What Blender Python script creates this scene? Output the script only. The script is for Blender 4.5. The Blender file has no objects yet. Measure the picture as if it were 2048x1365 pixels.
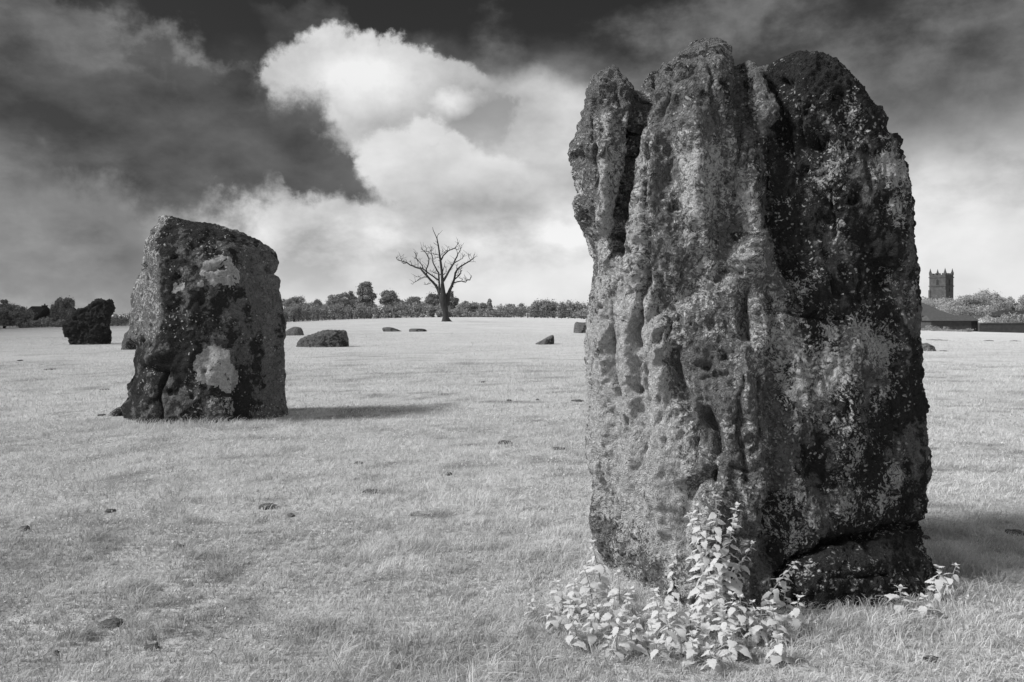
import bpy, math, random
import numpy as np
from mathutils import Vector, Matrix

# ------------------------------------------------------------------ camera
SC = bpy.context.scene
COL = SC.collection
CAM_H = 1.6
F = 1593.0            # focal length in pixels of the 2048 px wide photograph
HX, HY = 1024.0, 630.0
cam_d = bpy.data.cameras.new('camera')
cam = bpy.data.objects.new('camera', cam_d)
COL.objects.link(cam)
cam.location = (0, 0, CAM_H)
cam.rotation_euler = (math.radians(90), 0, 0)
cam_d.sensor_width = 36.0
cam_d.lens = 36.0 * F / 2048.0
cam_d.shift_y = -(682.5 - HY) / 2048.0
cam_d.clip_start = 0.05
cam_d.clip_end = 9000
SC.camera = cam

# ------------------------------------------------------------------ node helper
class G:
    def __init__(self, nt):
        self.nt = nt
    def n(self, t, **kw):
        nd = self.nt.nodes.new(t)
        for k, v in kw.items():
            setattr(nd, k, v)
        return nd
    def put(self, sock, v):
        if hasattr(v, 'is_output'):
            self.nt.links.new(v, sock)
        else:
            sock.default_value = v
    def m(self, op, a, b=None, c=None, clamp=False):
        nd = self.n('ShaderNodeMath', operation=op, use_clamp=clamp)
        for i, v in enumerate((a, b, c)):
            if v is not None:
                self.put(nd.inputs[i], v)
        return nd.outputs[0]
    def add(self, a, b): return self.m('ADD', a, b)
    def sub(self, a, b): return self.m('SUBTRACT', a, b)
    def mul(self, a, b): return self.m('MULTIPLY', a, b)
    def vm(self, op, a, b=None, out=0):
        nd = self.n('ShaderNodeVectorMath', operation=op)
        self.put(nd.inputs[0], a)
        if b is not None:
            self.put(nd.inputs[1], b)
        return nd.outputs[out]
    def scale(self, v, s):
        nd = self.n('ShaderNodeVectorMath', operation='SCALE')
        self.put(nd.inputs[0], v); self.put(nd.inputs['Scale'], s)
        return nd.outputs[0]
    def sm(self, x, lo, hi):
        nd = self.n('ShaderNodeMapRange', interpolation_type='SMOOTHSTEP')
        self.put(nd.inputs['Value'], x)
        self.put(nd.inputs['From Min'], lo); self.put(nd.inputs['From Max'], hi)
        return nd.outputs[0]
    def lin(self, x, lo, hi, a, b):
        nd = self.n('ShaderNodeMapRange')
        self.put(nd.inputs['Value'], x)
        for k, v in (('From Min', lo), ('From Max', hi), ('To Min', a), ('To Max', b)):
            self.put(nd.inputs[k], v)
        return nd.outputs[0]
    def mix(self, f, a, b):
        nd = self.n('ShaderNodeMix', data_type='FLOAT', clamp_factor=True)
        self.put(nd.inputs[0], f); self.put(nd.inputs[2], a); self.put(nd.inputs[3], b)
        return nd.outputs[0]
    def noise(self, vec, scale, detail=4, rough=0.55, col=False, dist=0.0, lac=2.0):
        nd = self.n('ShaderNodeTexNoise')
        self.put(nd.inputs['Vector'], vec)
        nd.inputs['Scale'].default_value = scale
        nd.inputs['Detail'].default_value = detail
        nd.inputs['Roughness'].default_value = rough
        nd.inputs['Distortion'].default_value = dist
        nd.inputs['Lacunarity'].default_value = lac
        return nd.outputs['Color' if col else 'Fac']
    def voro(self, vec, scale, feature='F1', out='Distance'):
        nd = self.n('ShaderNodeTexVoronoi', feature=feature)
        self.put(nd.inputs['Vector'], vec)
        nd.inputs['Scale'].default_value = scale
        return nd.outputs[out]
    def grey(self, v):
        nd = self.n('ShaderNodeCombineColor')
        for i in range(3):
            self.put(nd.inputs[i], v)
        return nd.outputs[0]

# ------------------------------------------------------------------ sun and sky
SUN_DIR = Vector((-0.72, -0.17, 0.66)).normalized()     # towards the sun: from the left
sun_d = bpy.data.lights.new('sun', 'SUN')
sun_d.energy = 3.9
sun_d.angle = math.radians(12.0)
sun = bpy.data.objects.new('sun', sun_d)
sun.rotation_euler = (-SUN_DIR).to_track_quat('-Z', 'Y').to_euler()
COL.objects.link(sun)

def sky_ae(px, py):
    dx = (px - HX) / F; dz = (HY - py) / F
    return math.atan(dx), math.atan2(dz, math.sqrt(1 + dx * dx))

def build_world():
    w = bpy.data.worlds.new('World')
    SC.world = w
    w.use_nodes = True
    w.cycles.sampling_method = 'MANUAL'
    w.cycles.sample_map_resolution = 512
    nt = w.node_tree
    nt.nodes.clear()
    g = G(nt)
    out = g.n('ShaderNodeOutputWorld')
    bg = g.n('ShaderNodeBackground')
    bg.inputs['Strength'].default_value = 0.1
    nt.links.new(bg.outputs[0], out.inputs[0])
    tc = g.n('ShaderNodeTexCoord')
    D = tc.outputs['Generated']
    sp = g.n('ShaderNodeSeparateXYZ'); nt.links.new(D, sp.inputs[0])
    X, Y, Z = sp.outputs
    az = g.m('ARCTAN2', X, Y)
    el = g.m('ARCSINE', Z)
    cb = g.n('ShaderNodeCombineXYZ')
    g.put(cb.inputs[0], az); g.put(cb.inputs[1], el)
    P = cb.outputs[0]
    # clear sky: only the red end of it, as an infrared film sees it
    st = g.n('ShaderNodeTexSky', sky_type='NISHITA', sun_disc=False)
    st.sun_elevation = math.asin(SUN_DIR.z)
    st.sun_rotation = math.atan2(SUN_DIR.x, SUN_DIR.y)
    st.air_density = 0.6; st.dust_density = 0.6
    sc = g.n('ShaderNodeSeparateColor'); nt.links.new(st.outputs[0], sc.inputs[0])
    base = g.mul(sc.outputs[0], SKY_BLUE)
    # directions stretched so that clouds flatten towards the horizon
    mp = g.n('ShaderNodeMapping'); nt.links.new(D, mp.inputs[0])
    mp.inputs['Scale'].default_value = (1, 1, 1.7)
    DS = mp.outputs[0]
    nA = g.noise(DS, 3.1, 7, 0.56)
    nB = g.noise(DS, 9.0, 6, 0.6)
    nC = g.noise(D, 22.0, 5, 0.6)
    nD = g.noise(DS, 5.2, 5, 0.5)
    warp_f = g.vm('SUBTRACT', g.noise(D, 16.0, 6, 0.62, col=True), (0.5, 0.5, 0.5))
    warp_s = g.vm('SUBTRACT', g.noise(D, 6.0, 5, 0.5, col=True), (0.5, 0.5, 0.5))
    PF = g.vm('ADD', g.vm('ADD', P, g.scale(warp_f, 0.075)), g.scale(warp_s, 0.03))
    PS = g.vm('ADD', g.vm('ADD', P, g.scale(warp_s, 0.16)), g.scale(warp_f, 0.05))

    def field(vec, ells):
        acc = None
        for (px, py, rx, ry, ang) in ells:
            a, e = sky_ae(px, py)
            mm = g.n('ShaderNodeMapping', vector_type='TEXTURE')
            nt.links.new(vec, mm.inputs[0])
            mm.inputs['Location'].default_value = (a, e, 0)
            mm.inputs['Rotation'].default_value = (0, 0, math.radians(ang))
            mm.inputs['Scale'].default_value = (rx / F, ry / F, 1)
            f = g.sub(1.0, g.vm('LENGTH', mm.outputs[0], out=1))
            if acc is None:
                acc = f
            else:
                acc = g.m('SMOOTH_MAX', acc, f, 0.15)
        return acc
    # 1 scattered cloud over the whole sky
    clear = g.sm(field(PS, [(1060, 70, 260, 120, -10), (420, 60, 190, 80, -30), (760, -20, 500, 60, 0)]), -0.05, 0.5)
    gm = g.sm(g.add(g.sub(nA, g.mul(clear, 0.22)), g.mul(g.sm(el, 0.36, 0.75), 0.10)), 0.40, 0.66)
    gv = g.lin(nB, 0.3, 0.7, 0.05, 0.20)
    gv = g.mix(g.sm(nA, 0.5, 0.75), gv, g.lin(nD, 0.35, 0.65, 0.10, 0.55))
    up = g.sm(el, 0.36, 0.75)
    gv = g.mul(gv, g.lin(up, 0, 1, 0.8, 3.6))
    v = g.mix(g.mul(gm, 0.85), base, gv)
    # 2 bright veil low in the sky
    vf = g.add(g.mul(el, -1.0), g.mul(g.sub(nA, 0.5), 0.30))
    vm_ = g.sm(vf, -0.33, -0.10)
    vv = g.lin(g.add(nD, g.mul(g.sub(nB, 0.5), 1.0)), 0.26, 0.70, 0.34, 0.80)
    vv = g.mix(g.sm(el, 0.10, 0.0), vv, g.lin(nD, 0.3, 0.7, 0.50, 0.80))
    v = g.mix(g.mul(vm_, 0.93), v, vv)
    # wisps top right, grey
    wf = field(PS, [(1500, 40, 330, 90, 8), (1850, 130, 320, 170, -5), (990, 70, 80, 85, -30)])
    wm = g.mul(g.sm(g.add(wf, g.mul(g.sub(nB, 0.5), 1.7)), -0.1, 0.9), 0.85)
    v = g.mix(wm, v, g.lin(g.add(g.mul(nB, 0.6), g.mul(nC, 0.4)), 0.32, 0.66, 0.05, 0.20))
    # soft grey bank behind the cumulus
    bf = field(PS, [(1060, 230, 190, 110, -10), (900, 330, 280, 140, 0), (740, 290, 180, 140, 0)])
    v = g.mix(g.mul(g.sm(bf, -0.05, 0.55), 0.9), v, g.lin(g.add(nD, g.mul(g.sub(nB, 0.5), 0.5)), 0.3, 0.7, 0.30, 0.62))
    # 3 the bright cumulus
    cf = field(PF, [(690, 165, 160, 95, 0), (770, 118, 105, 62, 0), (880, 165, 95, 75, -20), (600, 150, 85, 45, 25),
                    (840, 235, 150, 95, 0), (680, 250, 140, 90, -30), (780, 290, 150, 70, 0), (930, 215, 100, 80, 0)])
    cm = g.sm(g.add(cf, g.mul(g.sub(nC, 0.5), 0.45)), 0.0, 0.24)
    low = g.sm(el, 0.17, 0.29)
    shade = g.add(g.mul(g.sub(nD, 0.5), 1.5), g.mul(g.sub(nB, 0.5), 1.1))
    tone = field(PS, [(710, 120, 220, 95, 8), (880, 190, 60, 34, 0), (630, 190, 120, 60, -20)])
    cvv = g.lin(g.add(tone, g.add(g.mul(shade, 0.75), g.mul(g.sub(nC, 0.5), 0.5))), -0.5, 0.75, 0.24, 0.74)
    v = g.mix(g.mul(cm, g.lin(low, 0, 1, 0.15, 0.97)), v, cvv)
    # 4 lower bright puffs
    pf = field(PF, [(790, 300, 85, 50, 0), (850, 278, 60, 40, 0), (915, 300, 60, 32, 0), (760, 345, 120, 65, -20), (880, 345, 130, 55, 0), (960, 350, 130, 60, 0)])
    pm = g.sm(g.add(pf, g.mul(g.sub(nC, 0.5), 0.5)), -0.02, 0.5)
    v = g.mix(g.mul(pm, g.lin(g.sm(el, 0.13, 0.20), 0, 1, 0.15, 0.85)), v, g.lin(shade, -0.3, 0.3, 0.54, 0.74))
    qf = field(PS, [(1100, 330, 110, 100, -20), (600, 440, 200, 50, 0)])
    v = g.mix(g.mul(g.sm(qf, -0.2, 0.9), 0.6), v, g.lin(shade, -0.3, 0.3, 0.42, 0.66))
    # 5 the dark cloud in front of it
    PD = g.vm('ADD', g.vm('ADD', P, g.scale(warp_f, 0.11)), g.scale(warp_s, 0.07))
    df = field(PD, [(250, 260, 330, 180, -14), (470, 275, 200, 125, -22), (600, 285, 150, 105, -38), (670, 340, 105, 55, -35),
                    (60, 190, 330, 190, 0), (-260, 250, 420, 200, 0), (300, 120, 75, 75, 0), (390, 180, 120, 65, -10), (480, 190, 90, 55, -20), (120, 60, 140, 80, 0), (590, 345, 150, 55, -12), (420, 335, 220, 85, -5)])
    dm = g.sm(g.add(df, g.add(g.mul(g.sub(nB, 0.5), 1.0), g.mul(g.sub(nC, 0.5), 0.6))), -0.08, 0.52)
    edge = g.sm(df, 0.62, 0.05)
    top = g.sm(el, 0.11, 0.31)
    dv = g.lin(g.add(nD, g.mul(g.sub(nB, 0.5), 0.8)), 0.28, 0.72, 0.040, 0.115)
    dv = g.add(dv, g.mul(g.mul(edge, top), g.lin(g.add(g.mul(nB, 0.6), g.mul(nC, 0.4)), 0.33, 0.67, 0.03, 0.22)))
    v = g.mix(g.mul(dm, 0.96), v, dv)
    # lit shoulder of that cloud, top left
    tf = field(PS, [(110, 40, 170, 80, -10), (-150, 60, 200, 120, 0)])
    v = g.mix(g.mul(g.sm(g.add(tf, g.mul(g.sub(nB, 0.5), 0.8)), 0.0, 0.9), 0.7), v, g.lin(nB, 0.3, 0.7, 0.11, 0.24))
    # 6 low grey banks on the left
    lf = field(PS, [(40, 530, 400, 170, 0), (-300, 500, 420, 220, 0)])
    lm = g.sm(g.add(lf, g.mul(g.sub(nB, 0.5), 0.9)), -0.2, 0.6)
    v = g.mix(g.mul(lm, 0.92), v, g.lin(g.add(g.mul(nB, 0.5), g.mul(nD, 0.5)), 0.36, 0.62, 0.08, 0.22))
    # glow of thin cloud near the right-hand horizon
    rf = field(PS, [(1950, 480, 260, 130, 0), (1130, 590, 220, 60, 0), (2300, 430, 300, 160, 0)])
    v = g.mix(g.mul(g.sm(rf, 0.0, 0.8), 0.75), v, g.lin(nD, 0.3, 0.7, 0.58, 0.76))
    # below the horizon: plain
    v = g.mix(g.sm(el, 0.0, -0.06), v, 0.25)
    g.put(bg.inputs['Color'], g.grey(g.mul(v, 10.0)))

SKY_BLUE = 0.026
build_world()
SC.view_settings.view_transform = 'Standard'
SC.view_settings.look = 'None'
SC.view_settings.exposure = 0.28
SC.view_settings.gamma = 1.0
SC.view_settings.use_curve_mapping = False
SC.render.engine = 'CYCLES'
SC.cycles.use_denoising = True
SC.cycles.max_bounces = 6
SC.cycles.diffuse_bounces = 3
SC.cycles.transmission_bounces = 3
SC.cycles.glossy_bounces = 1
SC.render.resolution_x = 1024
SC.render.resolution_y = 682

# ------------------------------------------------------------------ numpy helpers
_rng = np.random.RandomState(7)
_perm = _rng.permutation(256)
_perm = np.concatenate([_perm, _perm, _perm])
_grad = _rng.normal(size=(256, 3)); _grad /= np.linalg.norm(_grad, axis=1)[:, None]

def pnoise(p, seed=0):
    p = np.asarray(p, float) + seed * 17.13
    i = np.floor(p).astype(int); f = p - i
    u = f * f * f * (f * (f * 6 - 15) + 10)
    i &= 255
    def gr(dx, dy, dz):
        h = _perm[_perm[_perm[(i[:, 0] + dx) & 255] + ((i[:, 1] + dy) & 255)] + ((i[:, 2] + dz) & 255)]
        gg = _grad[h]
        return gg[:, 0] * (f[:, 0] - dx) + gg[:, 1] * (f[:, 1] - dy) + gg[:, 2] * (f[:, 2] - dz)
    def lp(a, b, t): return a + (b - a) * t
    x00 = lp(gr(0, 0, 0), gr(1, 0, 0), u[:, 0]); x10 = lp(gr(0, 1, 0), gr(1, 1, 0), u[:, 0])
    x01 = lp(gr(0, 0, 1), gr(1, 0, 1), u[:, 0]); x11 = lp(gr(0, 1, 1), gr(1, 1, 1), u[:, 0])
    return lp(lp(x00, x10, u[:, 1]), lp(x01, x11, u[:, 1]), u[:, 2]) * 1.6

def fbm(p, octs=4, rough=0.5, seed=0, ridged=False):
    s = 0; a = 1.0; t = 0
    for o in range(octs):
        v = pnoise(np.asarray(p) * (2.03 ** o), seed + o * 3)
        if ridged:
            v = 1 - 2 * np.abs(v)
        s = s + a * v; t += a; a *= rough
    return s / t

def sstep(x, a, b):
    t = np.clip((np.asarray(x, float) - a) / (b - a), 0, 1)
    return t * t * (3 - 2 * t)

def mesh_np(name, V, tris=None, quads=None, smooth=True):
    me = bpy.data.meshes.new(name)
    V = np.asarray(V, np.float32)
    me.vertices.add(len(V)); me.vertices.foreach_set('co', V.ravel())
    nt = 0 if tris is None else len(tris); nq = 0 if quads is None else len(quads)
    idx = []; st = []
    if nt:
        idx.append(np.asarray(tris, np.int32).ravel()); st.append(np.arange(nt) * 3)
    if nq:
        idx.append(np.asarray(quads, np.int32).ravel()); st.append(nt * 3 + np.arange(nq) * 4)
    idx = np.concatenate(idx); st = np.concatenate(st).astype(np.int32)
    me.loops.add(len(idx)); me.loops.foreach_set('vertex_index', idx.astype(np.int32))
    me.polygons.add(nt + nq); me.polygons.foreach_set('loop_start', st)
    if smooth:
        me.polygons.foreach_set('use_smooth', np.ones(nt + nq, bool))
    me.update(calc_edges=True)
    return me

def attr(me, name, vals):
    a = me.attributes.new(name, 'FLOAT', 'POINT')
    a.data.foreach_set('value', np.asarray(vals, np.float32))

def obj(name, me, mat=None, parent=None, loc=None):
    o = bpy.data.objects.new(name, me)
    if me is not None and mat is not None and len(me.materials) == 0:
        me.materials.append(mat)
    COL.objects.link(o)
    if loc is not None:
        o.location = loc
    if parent is not None:
        o.parent = parent
    return o

def tag(o, label=None, cat=None, group=None, kind=None):
    if label: o['label'] = label
    if cat: o['category'] = cat
    if group: o['group'] = group
    if kind: o['kind'] = kind
    return o

class MB:
    """collects simple solids into one mesh"""
    def __init__(self): self.v = []; self.f = []
    def add(self, vs, fs):
        k = len(self.v); self.v += [tuple(p) for p in vs]; self.f += [tuple(i + k for i in q) for q in fs]
    def box(self, lo, hi, M=None):
        x0, y0, z0 = lo; x1, y1, z1 = hi
        vs = [Vector(p) for p in ((x0, y0, z0), (x1, y0, z0), (x1, y1, z0), (x0, y1, z0), (x0, y0, z1), (x1, y0, z1), (x1, y1, z1), (x0, y1, z1))]
        if M: vs = [M @ p for p in vs]
        self.add(vs, [(0, 3, 2, 1), (4, 5, 6, 7), (0, 1, 5, 4), (1, 2, 6, 5), (2, 3, 7, 6), (3, 0, 4, 7)])
    def prism(self, poly, y0, y1, M=None):
        """poly: list of (x, z), extruded along y"""
        n = len(poly)
        vs = [Vector((x, y0, z)) for x, z in poly] + [Vector((x, y1, z)) for x, z in poly]
        if M: vs = [M @ p for p in vs]
        self.add(vs, [tuple(range(n)), tuple(range(2 * n - 1, n - 1, -1))] + [(i, i + n, (i + 1) % n + n, (i + 1) % n) for i in range(n)])
    def tube(self, pts, rads, seg=8, cap=True):
        pts = [Vector(p) for p in pts]
        n = len(pts); rings = []
        ref = Vector((0.13, 1, 0.21)).normalized()
        for i, p in enumerate(pts):
            d = (pts[min(i + 1, n - 1)] - pts[max(i - 1, 0)])
            d = d.normalized() if d.length > 1e-9 else Vector((0, 0, 1))
            a = d.cross(ref)
            if a.length < 1e-3: a = d.cross(Vector((1, 0, 0)))
            a.normalize(); b = d.cross(a)
            rings.append([p + (a * math.cos(t) + b * math.sin(t)) * rads[i] for t in [2 * math.pi * k / seg for k in range(seg)]])
        k = len(self.v)
        for r in rings: self.v += [tuple(q) for q in r]
        for i in range(n - 1):
            for j in range(seg):
                self.f.append((k + i * seg + j, k + i * seg + (j + 1) % seg, k + (i + 1) * seg + (j + 1) % seg, k + (i + 1) * seg + j))
        if cap:
            self.f.append(tuple(k + j for j in range(seg))[::-1])
            self.f.append(tuple(k + (n - 1) * seg + j for j in range(seg)))
    def cone(self, c, r, h, seg=8):
        k = len(self.v)
        self.v += [(c[0] + r * math.cos(2 * math.pi * j / seg), c[1] + r * math.sin(2 * math.pi * j / seg), c[2]) for j in range(seg)] + [(c[0], c[1], c[2] + h)]
        for j in range(seg): self.f.append((k + j, k + (j + 1) % seg, k + seg))
        self.f.append(tuple(k + j for j in range(seg))[::-1])
    def mesh(self, name, smooth=False):
        me = bpy.data.meshes.new(name)
        me.from_pydata(self.v, [], self.f)
        if smooth:
            me.polygons.foreach_set('use_smooth', [True] * len(me.polygons))
        me.update()
        return me
    def build(self, name, mat, parent=None, smooth=False, loc=None):
        return obj(name, self.mesh(name, smooth), mat, parent, loc)

# ------------------------------------------------------------------ the lie of the land
_EPX = [-400, 0, 100, 260, 577, 700, 862, 987, 1184, 1500, 1830, 2048, 2500]
_EPY = [660, 658, 655, 653, 645, 639, 635, 635, 639, 650, 661, 667, 672]
EDGE = 125.0
def gz(x, y):
    x = np.atleast_1d(np.asarray(x, float)); y = np.atleast_1d(np.asarray(y, float))
    u = HX + F * x / np.maximum(y, 1.0)
    ze = CAM_H - (np.interp(u, _EPX, _EPY) - HY) / F * EDGE
    s = sstep(y, 35, EDGE)
    p = np.stack([x, y, np.zeros_like(x)], 1)
    b = 0.035 * fbm(p * 0.55, 3, 0.5, 3) * (1 - 0.5 * s) + 0.022 * fbm(p * 2.4, 2, 0.5, 13) * (1 - sstep(y, 10, 16)) + 0.10 * fbm(p * 0.07, 2, 0.5, 5) * sstep(y, 8, 40) * (1 - sstep(y, 100, 124))
    return ze * s + b
def gz1(x, y): return float(gz(x, y)[0])
def at(px, py, Y):
    return Vector(((px - HX) / F * Y, Y, CAM_H - (py - HY) / F * Y))
def hit(px, py):
    """ground point seen at this pixel"""
    Ys = np.geomspace(2.5, 124, 1500)
    X = (px - HX) / F * Ys
    d = CAM_H - (py - HY) / F * Ys - gz(X, Ys)
    k = np.argmax(d < 0) if (d < 0).any() else len(Ys) - 1
    return Vector((X[k], Ys[k], gz1(X[k], Ys[k])))

# ------------------------------------------------------------------ materials
def new_mat(name):
    m = bpy.data.materials.new(name); m.use_nodes = True
    nt = m.node_tree; nt.nodes.clear()
    g = G(nt)
    out = g.n('ShaderNodeOutputMaterial')
    bs = g.n('ShaderNodeBsdfPrincipled')
    nt.links.new(bs.outputs[0], out.inputs[0])
    bs.inputs['Roughness'].default_value = 0.9
    bs.inputs['Specular IOR Level'].default_value = 0.15
    return m, g, bs, out

def simple_mat(name, lo, hi, scale, rough=0.9, bump=0.0, stretch=(1, 1, 1), bscale=None):
    m, g, bs, out = new_mat(name)
    tc = g.n('ShaderNodeTexCoord')
    mp = g.n('ShaderNodeMapping'); m.node_tree.links.new(tc.outputs['Object'], mp.inputs[0]); mp.inputs['Scale'].default_value = stretch
    nz = g.noise(mp.outputs[0], scale, 5, 0.6)
    g.put(bs.inputs['Base Color'], g.grey(g.lin(nz, 0.3, 0.7, lo, hi)))
    bs.inputs['Roughness'].default_value = rough
    if bump:
        b = g.n('ShaderNodeBump'); b.inputs['Strength'].default_value = 1.0; b.inputs['Distance'].default_value = bump
        g.put(b.inputs['Height'], g.noise(mp.outputs[0], bscale or scale * 3, 5, 0.6))
        m.node_tree.links.new(b.outputs[0], bs.inputs['Normal'])
    return m

def leaf_mat(name, lo, hi, trans=0.35, attrib=None):
    m = bpy.data.materials.new(name); m.use_nodes = True
    nt = m.node_tree; nt.nodes.clear(); g = G(nt)
    out = g.n('ShaderNodeOutputMaterial')
    if attrib:
        a = g.n('ShaderNodeAttribute', attribute_name=attrib); f = a.outputs['Fac']
    else:
        a = g.n('ShaderNodeNewGeometry'); f = a.outputs['Random Per Island']
    c = g.grey(g.lin(f, 0, 1, lo, hi))
    d = g.n('ShaderNodeBsdfDiffuse'); t = g.n('ShaderNodeBsdfTranslucent')
    g.put(d.inputs[0], c); g.put(t.inputs[0], c)
    mx = g.n('ShaderNodeMixShader'); mx.inputs[0].default_value = trans
    nt.links.new(d.outputs[0], mx.inputs[1]); nt.links.new(t.outputs[0], mx.inputs[2])
    nt.links.new(mx.outputs[0], out.inputs[0])
    return m

def stone_mat(name, S, base, dark_v, white_v, dark_lo, white_lo, disp):
    """sarsen: grey rock under black and white lichen. S scales the pattern; attributes lichen / moss push each and carry the painted lit and shaded sides"""
    m, g, bs, out = new_mat(name)
    tc = g.n('ShaderNodeTexCoord'); O = tc.outputs['Object']
    la = g.n('ShaderNodeAttribute', attribute_name='lichen').outputs['Fac']
    da = g.n('ShaderNodeAttribute', attribute_name='crust_shade').outputs['Fac']
    wv = g.vm('ADD', O, g.scale(g.vm('SUBTRACT', g.noise(O, 7 * S, 3, 0.6, col=True), (0.5, 0.5, 0.5)), 0.12 / S))
    n1 = g.noise(wv, 3.0 * S, 6, 0.62)
    n2 = g.noise(wv, 11 * S, 6, 0.68)
    n3 = g.noise(wv, 34 * S, 5, 0.7)
    n4 = g.noise(wv, 95 * S, 3, 0.6)
    v = g.mul(g.lin(n1, 0.25, 0.75, 0.65, 1.35), g.lin(n3, 0.25, 0.75, 0.6, 1.4))
    v = g.mul(g.mul(v, g.lin(n4, 0.25, 0.75, 0.65, 1.35)), base)
    cr = g.sm(g.m('ABSOLUTE', g.sub(g.noise(wv, 16 * S, 4, 0.6), 0.5)), 0.03, 0.0)
    v = g.mul(v, g.lin(cr, 0, 1, 1.0, 0.45))
    # black crust
    dk = g.add(g.add(g.mul(n1, 0.45), g.mul(n2, 0.40)), g.mul(n3, 0.15))
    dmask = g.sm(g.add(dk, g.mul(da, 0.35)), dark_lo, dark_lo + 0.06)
    v = g.mix(g.mul(dmask, 0.93), v, g.mul(g.lin(n4, 0.3, 0.7, 0.6, 1.5), dark_v))
    # white rosettes and patches
    wn = g.add(g.add(g.mul(n2, 0.25), g.add(g.mul(n3, 0.33), g.mul(n4, 0.20))), g.mul(g.noise(O, 5 * S, 4, 0.6), 0.22))
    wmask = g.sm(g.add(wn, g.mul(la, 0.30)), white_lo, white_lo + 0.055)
    vo = g.voro(wv, 30 * S)
    spots = g.m('MULTIPLY', g.sm(vo, 0.30, 0.16), g.sm(g.add(g.noise(O, 4.5 * S, 4, 0.6), g.mul(la, 0.3)), 0.50, 0.58))
    wm = g.m('MAXIMUM', wmask, spots)
    v = g.mix(g.mul(wm, 0.85), v, g.mul(g.mul(g.lin(n4, 0.25, 0.75, 0.62, 1.25), g.lin(n3, 0.3, 0.7, 0.72, 1.15)), white_v))
    g.put(bs.inputs['Base Color'], g.grey(v))
    bs.inputs['Roughness'].default_value = 0.95
    # relief
    hgt = g.add(g.mul(n2, 1.0), g.add(g.mul(n3, 0.8), g.mul(n4, 0.35)))
    pit = g.m('MULTIPLY', g.sm(g.voro(wv, 22 * S), 0.22, 0.05), g.sm(g.noise(O, 6 * S, 3, 0.5), 0.48, 0.62))
    hgt = g.sub(hgt, g.mul(pit, 0.9))
    b = g.n('ShaderNodeBump'); b.inputs['Strength'].default_value = 1.0; b.inputs['Distance'].default_value = disp
    g.put(b.inputs['Height'], hgt)
    m.node_tree.links.new(b.outputs[0], bs.inputs['Normal'])
    return m

M = {}
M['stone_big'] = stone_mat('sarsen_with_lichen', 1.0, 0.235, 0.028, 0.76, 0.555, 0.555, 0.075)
M['stone_left'] = stone_mat('sarsen_dark', 0.6, 0.19, 0.025, 0.60, 0.515, 0.585, 0.06)
M['stone_far'] = stone_mat('sarsen_far', 0.4, 0.19, 0.03, 0.30, 0.52, 0.60, 0.12)
M['grass'] = leaf_mat('grass_blades', 0.36, 0.92, 0.40, attrib='tint')
M['nettle'] = leaf_mat('nettle_leaf', 0.48, 0.92, 0.38)
M['nettle_stem'] = simple_mat('nettle_stem', 0.28, 0.45, 30)
M['foliage'] = leaf_mat('hedge_foliage', 0.22, 0.52, 0.3)
M['foliage_dark'] = leaf_mat('evergreen_foliage', 0.19, 0.44, 0.3)
M['foliage_pale'] = leaf_mat('pale_foliage', 0.28, 0.52, 0.3)
M['bark'] = simple_mat('bark', 0.05, 0.10, 6, bump=0.02, stretch=(1, 1, 0.25))
M['deadwood'] = simple_mat('dead_wood', 0.035, 0.075, 3, bump=0.05, stretch=(1, 1, 0.2))
M['ashlar'] = simple_mat('church_stone', 0.06, 0.10, 1.2, bump=0.03)
M['louvre'] = simple_mat('dark_louvre', 0.02, 0.035, 4)
M['slate'] = simple_mat('barn_roof', 0.06, 0.10, 1.5, bump=0.02, stretch=(4, 1, 1))
M['thatch'] = simple_mat('thatch', 0.03, 0.05, 2.5, bump=0.04)
M['plank'] = simple_mat('weathered_plank', 0.10, 0.18, 2, stretch=(3, 3, 0.3), bump=0.01)
M['brick'] = simple_mat('dark_masonry', 0.05, 0.085, 1.5, bump=0.03)
M['rail'] = simple_mat('fence_wood', 0.09, 0.16, 3)
M['dung'] = simple_mat('dark_clod', 0.07, 0.15, 14, bump=0.02)

# ground: turf seen from afar between the blades
def ground_mat():
    m, g, bs, out = new_mat('turf')
    tc = g.n('ShaderNodeTexCoord'); O = tc.outputs['Object']
    a = g.noise(O, 0.22, 4, 0.55)
    b = g.noise(O, 1.6, 5, 0.6)
    c = g.noise(O, 9.0, 5, 0.65)
    d = g.noise(O, 55.0, 4, 0.65)
    v = g.lin(g.add(g.mul(a, 0.4), g.mul(b, 0.6)), 0.32, 0.66, 0.50, 0.70)
    v = g.mul(v, g.lin(c, 0.28, 0.72, 0.82, 1.14))
    v = g.mul(v, g.lin(d, 0.25, 0.75, 0.72, 1.25))
    thin = g.m('MULTIPLY', g.sm(b, 0.56, 0.68), g.sm(c, 0.48, 0.62))
    v = g.mix(g.mul(thin, 0.5), v, 0.25)
    bare = g.n('ShaderNodeAttribute', attribute_name='bare').outputs['Fac']
    v = g.mul(v, g.lin(bare, 0, 1, 1.0, 0.36))
    ge = g.n('ShaderNodeNewGeometry'); s = g.n('ShaderNodeSeparateXYZ')
    g.put(bs.inputs['Base Color'], g.grey(v))
    bs.inputs['Roughness'].default_value = 1.0
    bs.inputs['Specular IOR Level'].default_value = 0.0
    bp = g.n('ShaderNodeBump'); bp.inputs['Strength'].default_value = 0.9; bp.inputs['Distance'].default_value = 0.06
    g.put(bp.inputs['Height'], g.add(g.mul(c, 1.0), g.mul(d, 0.5)))
    m.node_tree.links.new(bp.outputs[0], bs.inputs['Normal'])
    return m
M['turf'] = ground_mat()

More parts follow.
